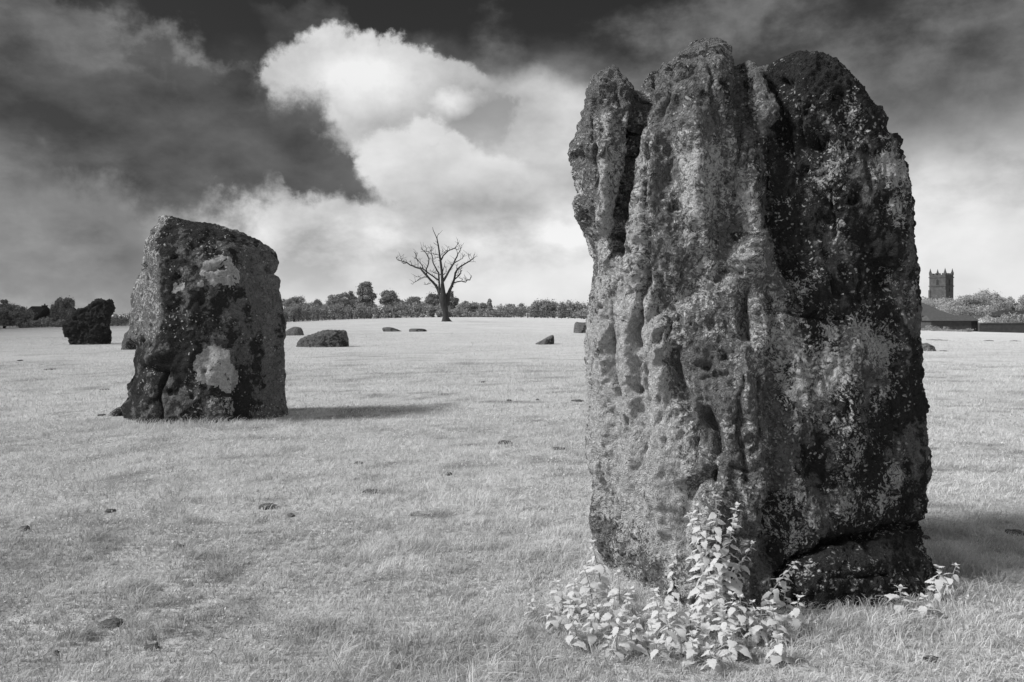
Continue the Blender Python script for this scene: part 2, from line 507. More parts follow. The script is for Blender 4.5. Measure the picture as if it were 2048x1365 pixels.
def thin_turf(P):
    P = np.asarray(P) * np.array([1, 1, 0])
    return np.clip(0.8 * sstep(fbm(P * np.array([1.7, 2.3, 1]) + 40, 4, 0.65, 15), 0.06, 0.42) + 0.8 * sstep(fbm(P * np.array([5.0, 6.0, 1]) + 9, 3, 0.65, 19), 0.16, 0.45), 0, 1)

def build_ground():
    rr = np.concatenate([np.linspace(0.3, 12, 70), np.geomspace(12.2, 140, 110), np.geomspace(145, 5000, 26)])
    na = 220
    th = np.linspace(0, 2 * math.pi, na, endpoint=False)
    R, T = np.meshgrid(rr, th, indexing='ij')
    X = (R * np.sin(T)).ravel(); Y = (R * np.cos(T)).ravel()
    Z = gz(X, Y)
    V = np.concatenate([np.stack([X, Y, Z], 1), [[0, 0, 0]]])
    n = len(rr)
    i, j = np.meshgrid(np.arange(n - 1), np.arange(na), indexing='ij')
    q = np.stack([i * na + j, i * na + (j + 1) % na, (i + 1) * na + (j + 1) % na, (i + 1) * na + j], -1).reshape(-1, 4)
    c = len(V) - 1
    t = np.stack([np.full(na, c), (np.arange(na) + 1) % na, np.arange(na)], 1)
    me = mesh_np('pasture', V, t, q)
    attr(me, 'bare', thin_turf(V) * sstep(V[:, 1], 45, 20))
    tag(obj('pasture', me, M['turf']), kind='structure')
build_ground()

# ------------------------------------------------------------------ stones
def loft(rows):
    """rows: list of arrays (K,3) from top to bottom, closed rings; capped"""
    K = len(rows[0]); n = len(rows)
    V = np.concatenate([np.asarray(r, float) for r in rows] + [np.mean(rows[0], 0)[None], np.mean(rows[-1], 0)[None]])
    F_ = []
    for i in range(n - 1):
        for j in range(K):
            F_.append((i * K + j, (i + 1) * K + j, (i + 1) * K + (j + 1) % K, i * K + (j + 1) % K))
    a = n * K; b = a + 1
    for j in range(K):
        F_.append((a, j, (j + 1) % K)); F_.append((b, (n - 1) * K + (j + 1) % K, (n - 1) * K + j))
    return V, F_

def remesh(name, parts, voxel, smooth_it=4):
    V = []; Fs = []; k = 0
    for v, f in parts:
        V += [tuple(p) for p in v]; Fs += [tuple(i + k for i in q) for q in f]; k += len(v)
    me = bpy.data.meshes.new(name + '_raw'); me.from_pydata(V, [], Fs); me.update()
    import bmesh
    bm = bmesh.new(); bm.from_mesh(me); bmesh.ops.recalc_face_normals(bm, faces=bm.faces); bm.to_mesh(me); bm.free()
    o = bpy.data.objects.new(name + '_raw', me); COL.objects.link(o)
    md = o.modifiers.new('r', 'REMESH'); md.mode = 'VOXEL'; md.voxel_size = voxel; md.adaptivity = 0
    s = o.modifiers.new('s', 'SMOOTH'); s.iterations = smooth_it; s.factor = 0.5
    dg = bpy.context.evaluated_depsgraph_get()
    res = bpy.data.meshes.new_from_object(o.evaluated_get(dg))
    bpy.data.objects.remove(o); bpy.data.meshes.remove(me)
    n = len(res.vertices)
    co = np.empty(n * 3, np.float32); res.vertices.foreach_get('co', co)
    nr = np.empty(n * 3, np.float32); res.vertex_normals.foreach_get('vector', nr)
    return res, co.reshape(-1, 3).astype(float), nr.reshape(-1, 3).astype(float)

def to_px(co):
    Y = np.maximum(co[:, 1], 0.1)
    return HX + F * co[:, 0] / Y, HY - F * (co[:, 2] - CAM_H) / Y

def seg_dist(px, py, pts):
    d = np.full(len(px), 1e9)
    if len(pts) == 1:
        return np.hypot(px - pts[0][0], py - pts[0][1])
    for (x0, y0), (x1, y1) in zip(pts[:-1], pts[1:]):
        dx, dy = x1 - x0, y1 - y0
        t = np.clip(((px - x0) * dx + (py - y0) * dy) / (dx * dx + dy * dy + 1e-9), 0, 1)
        d = np.minimum(d, np.hypot(px - x0 - t * dx, py - y0 - t * dy))
    return d

def in_poly(px, py, poly):
    r = np.zeros(len(px), bool); n = len(poly)
    for i in range(n):
        x0, y0 = poly[i]; x1, y1 = poly[(i + 1) % n]
        c = ((y0 > py) != (y1 > py)) & (px < (x1 - x0) * (py - y0) / (y1 - y0 + 1e-9) + x0)
        r ^= c
    return r

def finish_stone(name, res, co, mat, lichen, crust_shade):
    base = np.array([co[:, 0].mean(), co[:, 1].mean(), 0.0])
    base[2] = gz1(base[0], base[1])
    res.vertices.foreach_set('co', (co - base).astype(np.float32).ravel())
    res.update()
    res.polygons.foreach_set('use_smooth', np.ones(len(res.polygons), bool))
    attr(res, 'lichen', lichen); attr(res, 'crust_shade', crust_shade)
    res.materials.clear(); res.materials.append(mat)
    res.name = name
    return obj(name, res, mat, None, base)

def ellipse_rows(spec, Yc, hd, D, K=40, power=2.3):
    """spec rows (py, xl, xr) traced at distance D; ellipse sections. Yc / hd functions of t 0..1"""
    rows = []
    n = len(spec)
    for i, (py, xl, xr) in enumerate(spec):
        z = CAM_H - (py - HY) / F * D
        a = 0.5 * (xr - xl) / F * D; c = (0.5 * (xl + xr) - HX) / F * D
        t = i / (n - 1)
        u = min(1.0, (py - spec[0][0]) / 150.0)
        lo = min(1.0, (spec[-1][0] - py) / 260.0)
        h = (0.02 + hd(1.0) * math.sqrt(u * (2 - u))) * (0.35 + 0.65 * lo * (2 - lo)); y0 = Yc(t) + 0.16 * (1 - lo) ** 2
        th = np.linspace(0, 2 * math.pi, K, endpoint=False)
        cx = np.sign(np.cos(th)) * np.abs(np.cos(th)) ** (2 / power); sy = np.sign(np.sin(th)) * np.abs(np.sin(th)) ** (2 / power)
        rows.append(np.stack([c + a * cx, y0 + h * sy, np.full(K, z)], 1))
    return loft(rows)

def big_stone():
    D = 4.98
    L = [(205, 1185), (235, 1172), (260, 1160), (300, 1150), (350, 1158), (405, 1160), (450, 1174), (500, 1194), (555, 1188), (640, 1177), (700, 1173), (760, 1177), (820, 1175),
         (880, 1172), (930, 1176), (980, 1186), (1010, 1183), (1040, 1179), (1080, 1182), (1110, 1200), (1150, 1215), (1200, 1222)]
    R = [(205, 1690), (235, 1730), (260, 1752), (290, 1762), (305, 1782), (340, 1795), (380, 1805), (410, 1817), (450, 1816), (480, 1812), (520, 1820), (545, 1827), (580, 1825),
         (620, 1829), (650, 1825), (690, 1830), (740, 1838), (800, 1842), (850, 1840), (900, 1847), (950, 1852), (990, 1846), (1030, 1834), (1065, 1830), (1090, 1840),
         (1130, 1849), (1160, 1848), (1200, 1840)]
    Lp, Lx = zip(*L); Rp, Rx = zip(*R)
    ridge_p = [200, 350, 500, 600, 750, 900, 1000, 1100, 1200]
    ridge_x = [1500, 1500, 1515, 1510, 1535, 1548, 1540, 1530, 1525]
    ridge_Y = [4.72, 4.58, 4.50, 4.48, 4.44, 4.40, 4.38, 4.36, 4.34]
    rows = []
    zs = np.linspace(CAM_H - (205 - HY) / F * D, -0.12, 70)
    for z in zs:
        py = HY - (z - CAM_H) * F / D
        xl = np.interp(py, Lp, Lx); xr = np.interp(py, Rp, Rx)
        rx = np.interp(py, ridge_p, ridge_x); ry = np.interp(py, ridge_p, ridge_Y)
        k = np.interp(py, [205, 260, 330], [0.45, 0.8, 1.0])
        ry = 5.05 - (5.05 - ry) * k
        XL = (xl - HX) / F * 5.08; XR = (xr - HX) / F * 4.98; XM = (rx - HX) / F * ry
        yb = 5.08 + 0.72 * k
        fx = np.interp(py, [200, 300, 600, 800, 950, 1050, 1150], [1440, 1455, 1450, 1440, 1405, 1378, 1365]); fy = ry + np.interp(py, [200, 600, 860, 1000, 1150], [0.10, 0.06, 0.02, -0.03, -0.02])
        XF = (fx - HX) / F * fy
        k2 = np.interp(py, [1035, 1110], [0, 1])
        ctrl = [(XL, 5.08), (XL + 0.10 * (XM - XL), 4.90), (XL + 0.5 * (XF - XL), 4.90 + 0.46 * (fy - 4.90)), (XF, fy), (0.5 * (XF + XM), 0.5 * (fy + ry) - 0.01), (XM, ry),
                (XM + 0.22 * (XR - XM), ry + 0.09 - 0.09 * k2), (XM + 0.60 * (XR - XM), ry + (0.50 - 0.36 * k2) * (4.80 - ry)), (XR - 0.09, 4.78 - 0.16 * k2), (XR, 4.98), (XR - 0.12, yb - 0.25), (XM + 0.3, yb), (XL + 0.35, yb - 0.05), (XL + 0.06, 5.4)]
        c = np.array(ctrl); m = len(c)
        # resample along closed Catmull-Rom
        out = []
        for i in range(m):
            p0, p1, p2, p3 = c[(i - 1) % m], c[i], c[(i + 1) % m], c[(i + 2) % m]
            for t in np.linspace(0, 1, 5, endpoint=False):
                out.append(0.5 * ((2 * p1) + (p2 - p0) * t + (2 * p0 - 5 * p1 + 4 * p2 - p3) * t * t + (3 * p1 - p0 - 3 * p2 + p3) * t ** 3))
        out = np.array(out)
        rows.append(np.concatenate([out, np.full((len(out), 1), z)], 1))
    parts = [loft(rows)]
    l1 = [(134, 1218, 1230), (138, 1206, 1240), (150, 1192, 1252), (180, 1174, 1280), (205, 1161, 1291), (260, 1150, 1292), (285, 1141, 1290), (300, 1136, 1287), (325, 1146, 1280), (350, 1148, 1272),
          (378, 1156, 1262), (405, 1143, 1255), (425, 1148, 1250), (450, 1164, 1245), (480, 1182, 1240), (510, 1194, 1238), (560, 1192, 1238), (620, 1200, 1230)]
    l2 = [(92, 1398, 1424), (97, 1380, 1442), (112, 1352, 1458), (128, 1336, 1464), (145, 1316, 1466), (165, 1288, 1467), (210, 1268, 1468), (300, 1248, 1470), (400, 1234, 1475), (500, 1222, 1485), (620, 1218, 1490), (720, 1230, 1480)]
    l3 = [(128, 1474, 1492), (140, 1468, 1508), (180, 1464, 1522), (250, 1460, 1545), (400, 1460, 1548), (560, 1466, 1548), (680, 1470, 1540)]
    l4 = [(116, 1566, 1612), (121, 1540, 1632), (128, 1526, 1650), (138, 1516, 1664), (150, 1512, 1676), (180, 1512, 1694), (215, 1514, 1717), (240, 1514, 1731), (262, 1515, 1757), (290, 1517, 1762), (306, 1520, 1785), (380, 1530, 1805), (520, 1540, 1816), (700, 1560, 1812)]
    parts.append(ellipse_rows(l1, lambda t: 5.05, lambda t: 0.10 + 0.20 * min(1, t * 3), D))
    parts.append(ellipse_rows(l2, lambda t: 5.00 - 0.08 * t, lambda t: 0.12 + 0.26 * min(1, t * 3), D))
    parts.append(ellipse_rows(l3, lambda t: 4.98, lambda t: 0.10 + 0.27 * min(1, t * 2), D))
    parts.append(ellipse_rows(l4, lambda t: 5.02, lambda t: 0.14 + 0.32 * min(1, t * 2.5), D))
    res, co, nr = remesh('standing_stone', parts, 0.0105, 6)
    px, py = to_px(co)
    facing = sstep(-(nr[:, 1] * co[:, 1] + nr[:, 0] * co[:, 0]) / np.hypot(co[:, 0], co[:, 1]), 0.0, 0.3)
    wob = 9 * pnoise(co * 9, 4)
    d = np.zeros(len(co))
    carve = [([(1290, 165), (1276, 230), (1259, 330), (1246, 430), (1230, 515)], 8, .12),
             ([(1165, 400), (1176, 440), (1196, 485)], 15, .09), ([(1150, 320)], 10, .08), ([(1185, 300), (1192, 380)], 9, .04),
             ([(1216, 505)], 11, .10), ([(1254, 506)], 10, .10), ([(1292, 540), (1288, 610), (1284, 690)], 8, .06),
             ([(1456, 362)], 9, .09), ([(1467, 376)], 6, .05), ([(1497, 575), (1491, 620), (1502, 670)], 18, .15),
             ([(1552, 260), (1545, 340), (1548, 430), (1566, 500), (1590, 545)], 20, .09), ([(1636, 285)], 22, .13), ([(1574, 168)], 12, .08),
             ([(1466, 150), (1460, 210), (1455, 250)], 6, .06), ([(1350, 210), (1352, 235)], 10, .05), ([(1345, 300), (1340, 350)], 14, .04),
             ([(1342, 700), (1358, 760), (1372, 800), (1384, 835)], 11, .08), ([(1410, 736)], 11, .09), ([(1446, 750), (1400, 760)], 8, .05), ([(1444, 712)], 8, .06),
             ([(1418, 835), (1430, 870), (1440, 895)], 14, .12), ([(1256, 845), (1258, 875)], 8, .06), ([(1280, 780)], 6, .05),
             ([(1376, 985), (1400, 955), (1432, 945)], 13, .08), ([(1372, 1000), (1366, 1070), (1375, 1120)], 10, .05),
             ([(1556, 700), (1562, 760), (1545, 820), (1564, 880), (1562, 960), (1552, 1040), (1542, 1120)], 20, .10),
             ([(1850, 1052), (1780, 1058), (1740, 1070), (1690, 1078), (1640, 1092), (1590, 1117), (1560, 1155)], 7, .10),
             ([(1540, 1083), (1505, 1070), (1470, 1072)], 4, .03), ([(1725, 1080), (1735, 1110)], 9, .05), ([(1600, 900), (1640, 960)], 26, .05),
             ([(1730, 470), (1750, 560)], 20, .04), ([(1770, 640), (1775, 720)], 16, .05), ([(1690, 200), (1700, 300)], 18, .03), ([(1800, 560), (1810, 620)], 10, .05),
             ([(1235, 1010), (1225, 1060)], 9, .05), ([(1210, 560), (1216, 640)], 10, .03), ([(1320, 560), (1325, 640)], 10, .03), ([(1318, 900), (1310, 960)], 12, .04),
             ([(1440, 540), (1480, 545)], 7, .04), ([(1425, 910), (1432, 960)], 8, .05), ([(1545, 560), (1552, 640)], 12, .06)]
    cracks = [[(1316, 190), (1306, 300), (1296, 420), (1300, 540)], [(1420, 130), (1428, 240), (1436, 330), (1430, 450)], [(1372, 520), (1350, 600), (1338, 690)], [(1236, 560), (1228, 680), (1238, 790)],
              [(1292, 700), (1300, 800), (1290, 900), (1304, 1010)], [(1400, 880), (1392, 980), (1402, 1100)], [(1478, 640), (1486, 760), (1480, 860), (1494, 960)], [(1515, 700), (1520, 820), (1530, 930)],
              [(1600, 200), (1606, 330), (1596, 450)], [(1660, 380), (1668, 500), (1660, 600)], [(1720, 520), (1716, 640), (1728, 780)], [(1610, 840), (1620, 960), (1606, 1060)], [(1690, 800), (1700, 920), (1690, 1040)],
              [(1780, 780), (1790, 900), (1780, 1000)], [(1740, 260), (1750, 380)], [(1190, 200), (1182, 280)], [(1240, 180), (1236, 260)], [(1460, 930), (1500, 945), (1545, 930)], [(1330, 800), (1345, 900)], [(1200, 880), (1212, 990)],
              [(1490, 180), (1500, 280), (1494, 380)], [(1340, 130), (1330, 230)], [(1560, 620), (1640, 640), (1700, 630)], [(1600, 1140), (1680, 1160), (1760, 1150)]]
    wob2 = 16 * fbm(co * np.array([6, 6, 4]), 3, 0.6, 14)
    for c_ in cracks:
        d -= 0.035 * np.exp(-(seg_dist(px + wob2, py + wob2 * 0.5, c_) / 3.6) ** 2) * facing * sstep(pnoise(co * 4, 66), -0.45, 0.1)
    for pts, w, dep in carve:
        d -= dep * np.exp(-(seg_dist(px + wob, py + wob * 0.6, pts) / w) ** 2) * facing
    bulge = [([(1318, 190), (1300, 330), (1284, 470)], 15, .05), ([(1392, 230), (1396, 360), (1408, 480)], 17, .06), ([(1328, 640), (1318, 780), (1322, 900), (1338, 1060)], 18, .06), ([(1262, 620), (1256, 740), (1268, 900), (1262, 1000)], 15, .05), ([(1212, 600), (1205, 760), (1210, 900)], 12, .04), ([(1400, 760), (1382, 880)], 14, .05), ([(1490, 700), (1500, 860)], 16, .05), ([(1620, 380), (1640, 560)], 22, .04), ([(1700, 700), (1690, 900)], 26, .05), ([(1790, 500), (1800, 700)], 18, .04),
             ([(1512, 490), (1500, 520)], 26, .09), ([(1300, 620), (1305, 700)], 24, .04), ([(1400, 620)], 34, .06), ([(1360, 250), (1375, 330), (1385, 420)], 26, .06),
             ([(1215, 240), (1210, 330), (1206, 450)], 13, .06), ([(1340, 900), (1335, 1000)], 30, .05), ([(1520, 900), (1540, 1000)], 20, .03), ([(1430, 520), (1400, 560)], 24, .05),
             ([(1700, 620)], 60, .05), ([(1650, 1140), (1750, 1130)], 40, .06), ([(1410, 690)], 24, .05), ([(1470, 800)], 30, .05), ([(1240, 720), (1245, 800)], 22, .03)]
    for pts, w, dep in bulge:
        d += dep * np.exp(-(seg_dist(px + wob, py, pts) / w) ** 2) * facing
    q = co * np.array([1, 1, 0.5])
    fl = (co + np.outer(co[:, 2], [0.26, 0.0, 0.0])) * np.array([1, 1, 0.28]) + 0.12 * np.stack([pnoise(co * 2.2, 1), pnoise(co * 2.2, 2), pnoise(co * 2.2, 3)], 1)
    d += 0.062 * fbm(q * 2.2, 3, 0.5, 11) + 0.046 * (fbm(fl * np.array([1, 1, 0.7]) * 3.6, 4, 0.55, 21, True) - 0.45) + 0.018 * fbm(co * 12, 3, 0.65, 31)
    d += 0.012 * fbm(co * 36, 2, 0.6, 41) + 0.022 * (fbm(co * np.array([15, 15, 9]), 3, 0.62, 47, True) - 0.45)
    pits = fbm(co * np.array([7, 7, 5]), 2, 0.5, 51)
    d -= 0.06 * sstep(pits, 0.46, 0.66)
    d -= 0.035 * sstep(nr[:, 0], 0.55, 0.95) + 0.02 * sstep(-nr[:, 0], 0.75, 0.98)
    co = co + nr * d[:, None]
    # lichen by area, with the left side painted lit and the right side shaded
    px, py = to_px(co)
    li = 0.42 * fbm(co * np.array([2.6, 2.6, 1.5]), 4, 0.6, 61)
    li += 0.14 * sstep(px + 30 * fbm(co * 3, 2, 0.5, 5), 1560, 1420) * sstep(py, 160, 420)  # extra pale tone paints sunlight onto the left face
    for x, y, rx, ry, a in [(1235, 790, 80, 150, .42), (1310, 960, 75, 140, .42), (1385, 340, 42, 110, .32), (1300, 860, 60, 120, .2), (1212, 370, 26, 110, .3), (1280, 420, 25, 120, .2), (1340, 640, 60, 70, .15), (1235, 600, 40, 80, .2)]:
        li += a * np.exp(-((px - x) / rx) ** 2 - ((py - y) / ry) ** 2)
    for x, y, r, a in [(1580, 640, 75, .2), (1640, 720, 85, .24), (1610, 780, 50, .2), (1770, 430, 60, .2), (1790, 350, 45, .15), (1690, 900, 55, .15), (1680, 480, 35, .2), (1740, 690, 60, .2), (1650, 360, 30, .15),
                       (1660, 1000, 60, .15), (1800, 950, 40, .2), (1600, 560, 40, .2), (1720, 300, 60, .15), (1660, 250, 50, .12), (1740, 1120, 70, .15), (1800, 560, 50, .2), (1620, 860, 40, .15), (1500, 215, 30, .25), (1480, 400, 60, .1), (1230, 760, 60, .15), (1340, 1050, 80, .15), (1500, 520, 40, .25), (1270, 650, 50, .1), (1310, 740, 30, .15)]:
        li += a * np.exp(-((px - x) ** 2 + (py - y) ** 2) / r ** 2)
    mo = 0.0 + 0.36 * sstep(px + 30 * fbm(co * 3, 2, 0.5, 8), 1490, 1580) + 0.13 * sstep(py, 330, 110) + 0.25 * sstep(py, 980, 1150) * sstep(px, 1480, 1600)  # extra dark tone paints shade onto the right face, over the dark lichen
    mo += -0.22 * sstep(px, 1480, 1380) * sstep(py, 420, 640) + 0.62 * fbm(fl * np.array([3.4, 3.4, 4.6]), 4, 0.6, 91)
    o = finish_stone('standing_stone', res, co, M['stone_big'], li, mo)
    tag(o, 'tall fissured standing stone with four rounded lobes on top, nettles at its foot', 'standing stone', 'stones of the old stone circle')

def left_stone():
    D = 12.35
    L = [(434, 326), (442, 318), (465, 300), (480, 290), (510, 284), (540, 279), (565, 266), (600, 263), (640, 261), (690, 260), (720, 256), (745, 255), (770, 248), (800, 244), (830, 247), (870, 250)]
    R = [(434, 340), (438, 372), (445, 420), (455, 462), (465, 490), (478, 521), (498, 551), (520, 560), (540, 557), (556, 563), (580, 560), (610, 568), (650, 573), (670, 575), (690, 571), (720, 570), (745, 573), (780, 572), (810, 574), (870, 580)]
    Lp, Lx = zip(*L); Rp, Rx = zip(*R)
    rows = []
    pys = np.concatenate([np.linspace(434, 530, 26), np.linspace(536, 866, 44)])
    for py in pys:
        z = CAM_H - (py - HY) / F * D
        xl = np.interp(py, Lp, Lx); xr = np.interp(py, Rp, Rx)
        XL = (xl - HX) / F * 12.45; XR = (xr - HX) / F * 12.7
        k = np.interp(py, [434, 480, 560, 860], [0.35, 0.6, 0.85, 1.0])
        lr = np.interp(py, [434, 480, 560, 640, 760, 860], [330, 308, 322, 326, 300, 285])
        yf = 12.45 - 0.85 * k
        A = min(max((lr - HX) / F * yf, XL + 0.05), XR - 0.1)
        B = max(A + 0.02, XR - 0.55 * (XR - A) * 0.62)
        w = XR - XL
        ctrl = np.array([(XL, 12.45), (A, yf), (0.5 * (A + B), yf - 0.05 * k), (B, yf + 0.08), (XR, 12.55), (XR - 0.08 * w, 13.1), (XL + 0.5 * w, 13.35), (XL + 0.06 * w, 12.95)])
        m = len(ctrl); out = []
        for i in range(m):
            p1, p2 = ctrl[i], ctrl[(i + 1) % m]; p0, p3 = ctrl[(i - 1) % m], ctrl[(i + 2) % m]
            for t in np.linspace(0, 1, 6, endpoint=False):
                cr = 0.5 * ((2 * p1) + (p2 - p0) * t + (2 * p0 - 5 * p1 + 4 * p2 - p3) * t * t + (3 * p1 - p0 - 3 * p2 + p3) * t ** 3)
                out.append(0.35 * cr + 0.65 * (p1 + (p2 - p1) * t))
        out = np.array(out)
        rows.append(np.concatenate([out, np.full((len(out), 1), z)], 1))
    res, co, nr = remesh('broad_standing_stone', [loft(rows)], 0.03, 2)
    px, py = to_px(co)
    facing = sstep(-nr[:, 1], 0.0, 0.3)
    wob = 4 * pnoise(co * 4, 4)
    d = np.zeros(len(co))
    for pts, w, dep in [([(262, 690), (258, 760), (252, 800)], 7, .12), ([(330, 745), (315, 800), (322, 845)], 6, .10), ([(290, 740), (330, 742)], 6, .08), ([(540, 540)], 8, .12), ([(555, 548)], 5, .08),
                        ([(500, 520), (520, 600), (515, 680)], 8, .05), ([(445, 536)], 6, .07), ([(480, 700), (468, 780), (470, 830)], 7, .07), ([(350, 560), (360, 650)], 14, .04), ([(410, 795), (440, 792)], 4, .04)]:
        d -= dep * np.exp(-(seg_dist(px + wob, py + wob, pts) / w) ** 2)
    for pts, w, dep in [([(270, 820), (300, 800)], 16, .03), ([(265, 675)], 7, .08), ([(300, 720), (320, 710)], 10, .07), ([(440, 730)], 28, .03)]:
        d += dep * np.exp(-(seg_dist(px + wob, py, pts) / w) ** 2)
    q = co * np.array([1, 1, 0.6])
    d += 0.06 * fbm(q * 1.4, 3, 0.5, 11) + 0.045 * (fbm(q * 3.6, 3, 0.55, 22, True) - 0.4) + 0.035 * fbm(co * 9, 3, 0.65, 31) + 0.015 * fbm(co * 22, 2, 0.6, 37) - 0.07 * sstep(fbm(co * 5, 2, 0.5, 51), 0.4, 0.62)
    co = co + nr * d[:, None]
    px, py = to_px(co)
    wx = 10 * fbm(co * 5, 4, 0.65, 71); wy = 10 * fbm(co * 5, 4, 0.65, 81)
    li = 0.05 * fbm(co * 1.2, 2, 0.5, 61)
    fr = facing > 0.2
    polys = [[(400, 550), (410, 527), (430, 511), (460, 514), (470, 535), (482, 566), (460, 573), (440, 567), (425, 572), (414, 560)],
             [(346, 568), (368, 567), (368, 584), (347, 584)], [(393, 566), (404, 562), (407, 574), (396, 578)],
             [(387, 735), (394, 715), (415, 695), (440, 689), (456, 700), (462, 725), (478, 745), (476, 765), (462, 788), (440, 776), (410, 771), (392, 760)]]
    for p in polys:
        li += (0.80 + 0.35 * fbm(co * 9, 3, 0.6, 33) - 0.6 * sstep(np.abs(pnoise(co * 3.3, 77)), 0.05, 0.0)) * (in_poly(px + wx, py + wy, p) & fr)
    li -= 0.9 * ((np.hypot((px + wx - 447) / 1.5, py + wy - 537) < 6) & fr)
    li += 0.35 * (in_poly(px + wx, py + wy, [(410, 800), (440, 790), (468, 800), (470, 828), (430, 830), (412, 815)]) & fr)
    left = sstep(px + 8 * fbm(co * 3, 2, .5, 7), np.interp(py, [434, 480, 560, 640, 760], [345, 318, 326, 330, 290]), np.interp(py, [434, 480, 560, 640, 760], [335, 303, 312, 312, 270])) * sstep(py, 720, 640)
    li += 0.27 * left  # sunlit strip of the left face painted in as paler tone
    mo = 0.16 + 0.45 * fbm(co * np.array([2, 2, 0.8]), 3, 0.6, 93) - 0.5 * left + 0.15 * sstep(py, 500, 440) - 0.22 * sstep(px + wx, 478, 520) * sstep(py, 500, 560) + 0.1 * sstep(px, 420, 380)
    o = finish_stone('standing_stone', res, co, M['stone_left'], li, mo)
    tag(o, 'broad dark standing stone with two pale lichen patches, standing left of the dead tree', 'standing stone', 'stones of the old stone circle')

def small_stone(outline, base_py, label, depth=0.7, voxel=0.06, seed=1, Y=None, amp=0.07, name='sarsen_stone', cat='stone', li=0.0, mo=0.05, sink=0.12):
    """outline: silhouette polygon rows (py, xl, xr) from top to bottom, seen at the base's distance"""
    cx = 0.5 * (outline[-1][1] + outline[-1][2])
    b = hit(cx, base_py)
    D = b.y if Y is None else Y
    rows = []
    spec = list(outline)
    zbot = b.z - sink
    K = 28
    n = len(spec)
    th = np.linspace(0, 2 * math.pi, K, endpoint=False)
    cxs = np.sign(np.cos(th)) * np.abs(np.cos(th)) ** 0.8; sys_ = np.sign(np.sin(th)) * np.abs(np.sin(th)) ** 0.8
    zt = CAM_H - (spec[0][0] - HY) / F * D
    for (py, xl, xr) in spec + [(None, spec[-1][1], spec[-1][2])]:
        z = zbot if py is None else CAM_H - (py - HY) / F * D
        a = 0.5 * (xr - xl) / F * D; c = (0.5 * (xl + xr) - HX) / F * D
        t = min(1, (zt - z) / max(0.05, zt - b.z))
        h = depth * (0.35 + 0.65 * math.sqrt(max(t, 0)))
        f_ = (D + depth) / D
        if py is not None: z = CAM_H + (z - CAM_H) * f_
        rows.append(np.stack([(c + a * cxs) * f_, D + depth + h * sys_, np.full(K, min(z, 99) if py is None else z)], 1))
    res, co, nr = remesh(name, [loft(rows)], voxel, 3)
    d = amp * (1.3 * fbm(co * 1.3, 3, 0.5, seed) + 0.8 * (fbm(co * 3.2, 4, 0.65, seed + 9, True) - 0.45) + 0.5 * fbm(co * 8, 2, 0.6, seed + 20))
    co = co + nr * d[:, None]
    o = finish_stone(name, res, co, M['stone_far'], li + 0.1 * fbm(co, 2, .5, seed + 3), mo + np.zeros(len(co)))
    tag(o, label, cat, 'stones of the old stone circle')
    return o

def stones():
    big_stone()
    left_stone()
    small_stone([(600, 206, 216), (604, 192, 222), (609, 184, 225), (616, 172, 224), (622, 158, 224), (632, 146, 222), (645, 137, 220), (655, 132, 219), (665, 133, 220), (674, 140, 218), (680, 143, 217), (690, 143, 217)], 690,
                'black hunched standing stone on the far left of the pasture', 0.8, 0.05, 3, amp=0.2, name='standing_stone', cat='standing stone', mo=0.35, li=-0.2)
    small_stone([(661, 258, 266), (668, 252, 270), (684, 250, 275), (700, 249, 280)], 700, 'grey stone peeping out behind the left edge of the broad standing stone', 0.6, 0.06, 5, li=0.1)
    small_stone([(815, 238, 252), (819, 230, 262), (826, 224, 262), (834, 222, 262)], 836, 'low rounded grey boulder at the left foot of the broad standing stone', 0.3, 0.03, 6, amp=0.03, sink=.05, Y=12.5)
    small_stone([(655, 588, 596), (658, 580, 602), (663, 572, 605), (672, 568, 607)], 672, 'small rounded pale stone beside the broad standing stone', 0.8, 0.08, 8, li=0.15, mo=-.2)
    small_stone([(661, 664, 690), (664, 645, 693), (668, 628, 694), (673, 610, 694), (680, 600, 695), (688, 596, 695), (695, 594, 695)], 695, 'long dark recumbent stone lying in front of the hedge, higher at its right end', 0.7, 0.05, 9, amp=0.09)
    small_stone([(655, 766, 778), (657, 764, 788), (660, 764, 797), (664, 768, 805)], 664, 'flat wedge-shaped slab lying left of the dead tree', 1.0, 0.09, 10, amp=0.05)
    small_stone([(657.5, 819, 836), (659, 818, 851), (661, 818, 853), (664, 818, 854)], 664, 'thin flat slab lying just left of the dead tree foot', 0.9, 0.09, 12, amp=0.03)
    small_stone([(672, 1103, 1107), (676, 1093, 1107), (681, 1083, 1107), (686, 1073, 1107), (690, 1069, 1106)], 690, 'pointed stone sloping up to the right, alone in open pasture', 0.5, 0.05, 13, amp=0.05, li=.1)
    small_stone([(645, 1150, 1176), (650, 1149, 1177), (658, 1148, 1178), (667, 1147, 1178)], 667, 'upright dark block half hidden behind the left edge of the tall stone', 0.8, 0.09, 14, amp=0.05)
    small_stone([(688, 1838, 1856), (692, 1836, 1866), (698, 1836, 1868), (703, 1836, 1868)], 703, 'low square-ended stone beside the right edge of the tall stone', 0.5, 0.05, 15, amp=0.05, li=.1)
stones()

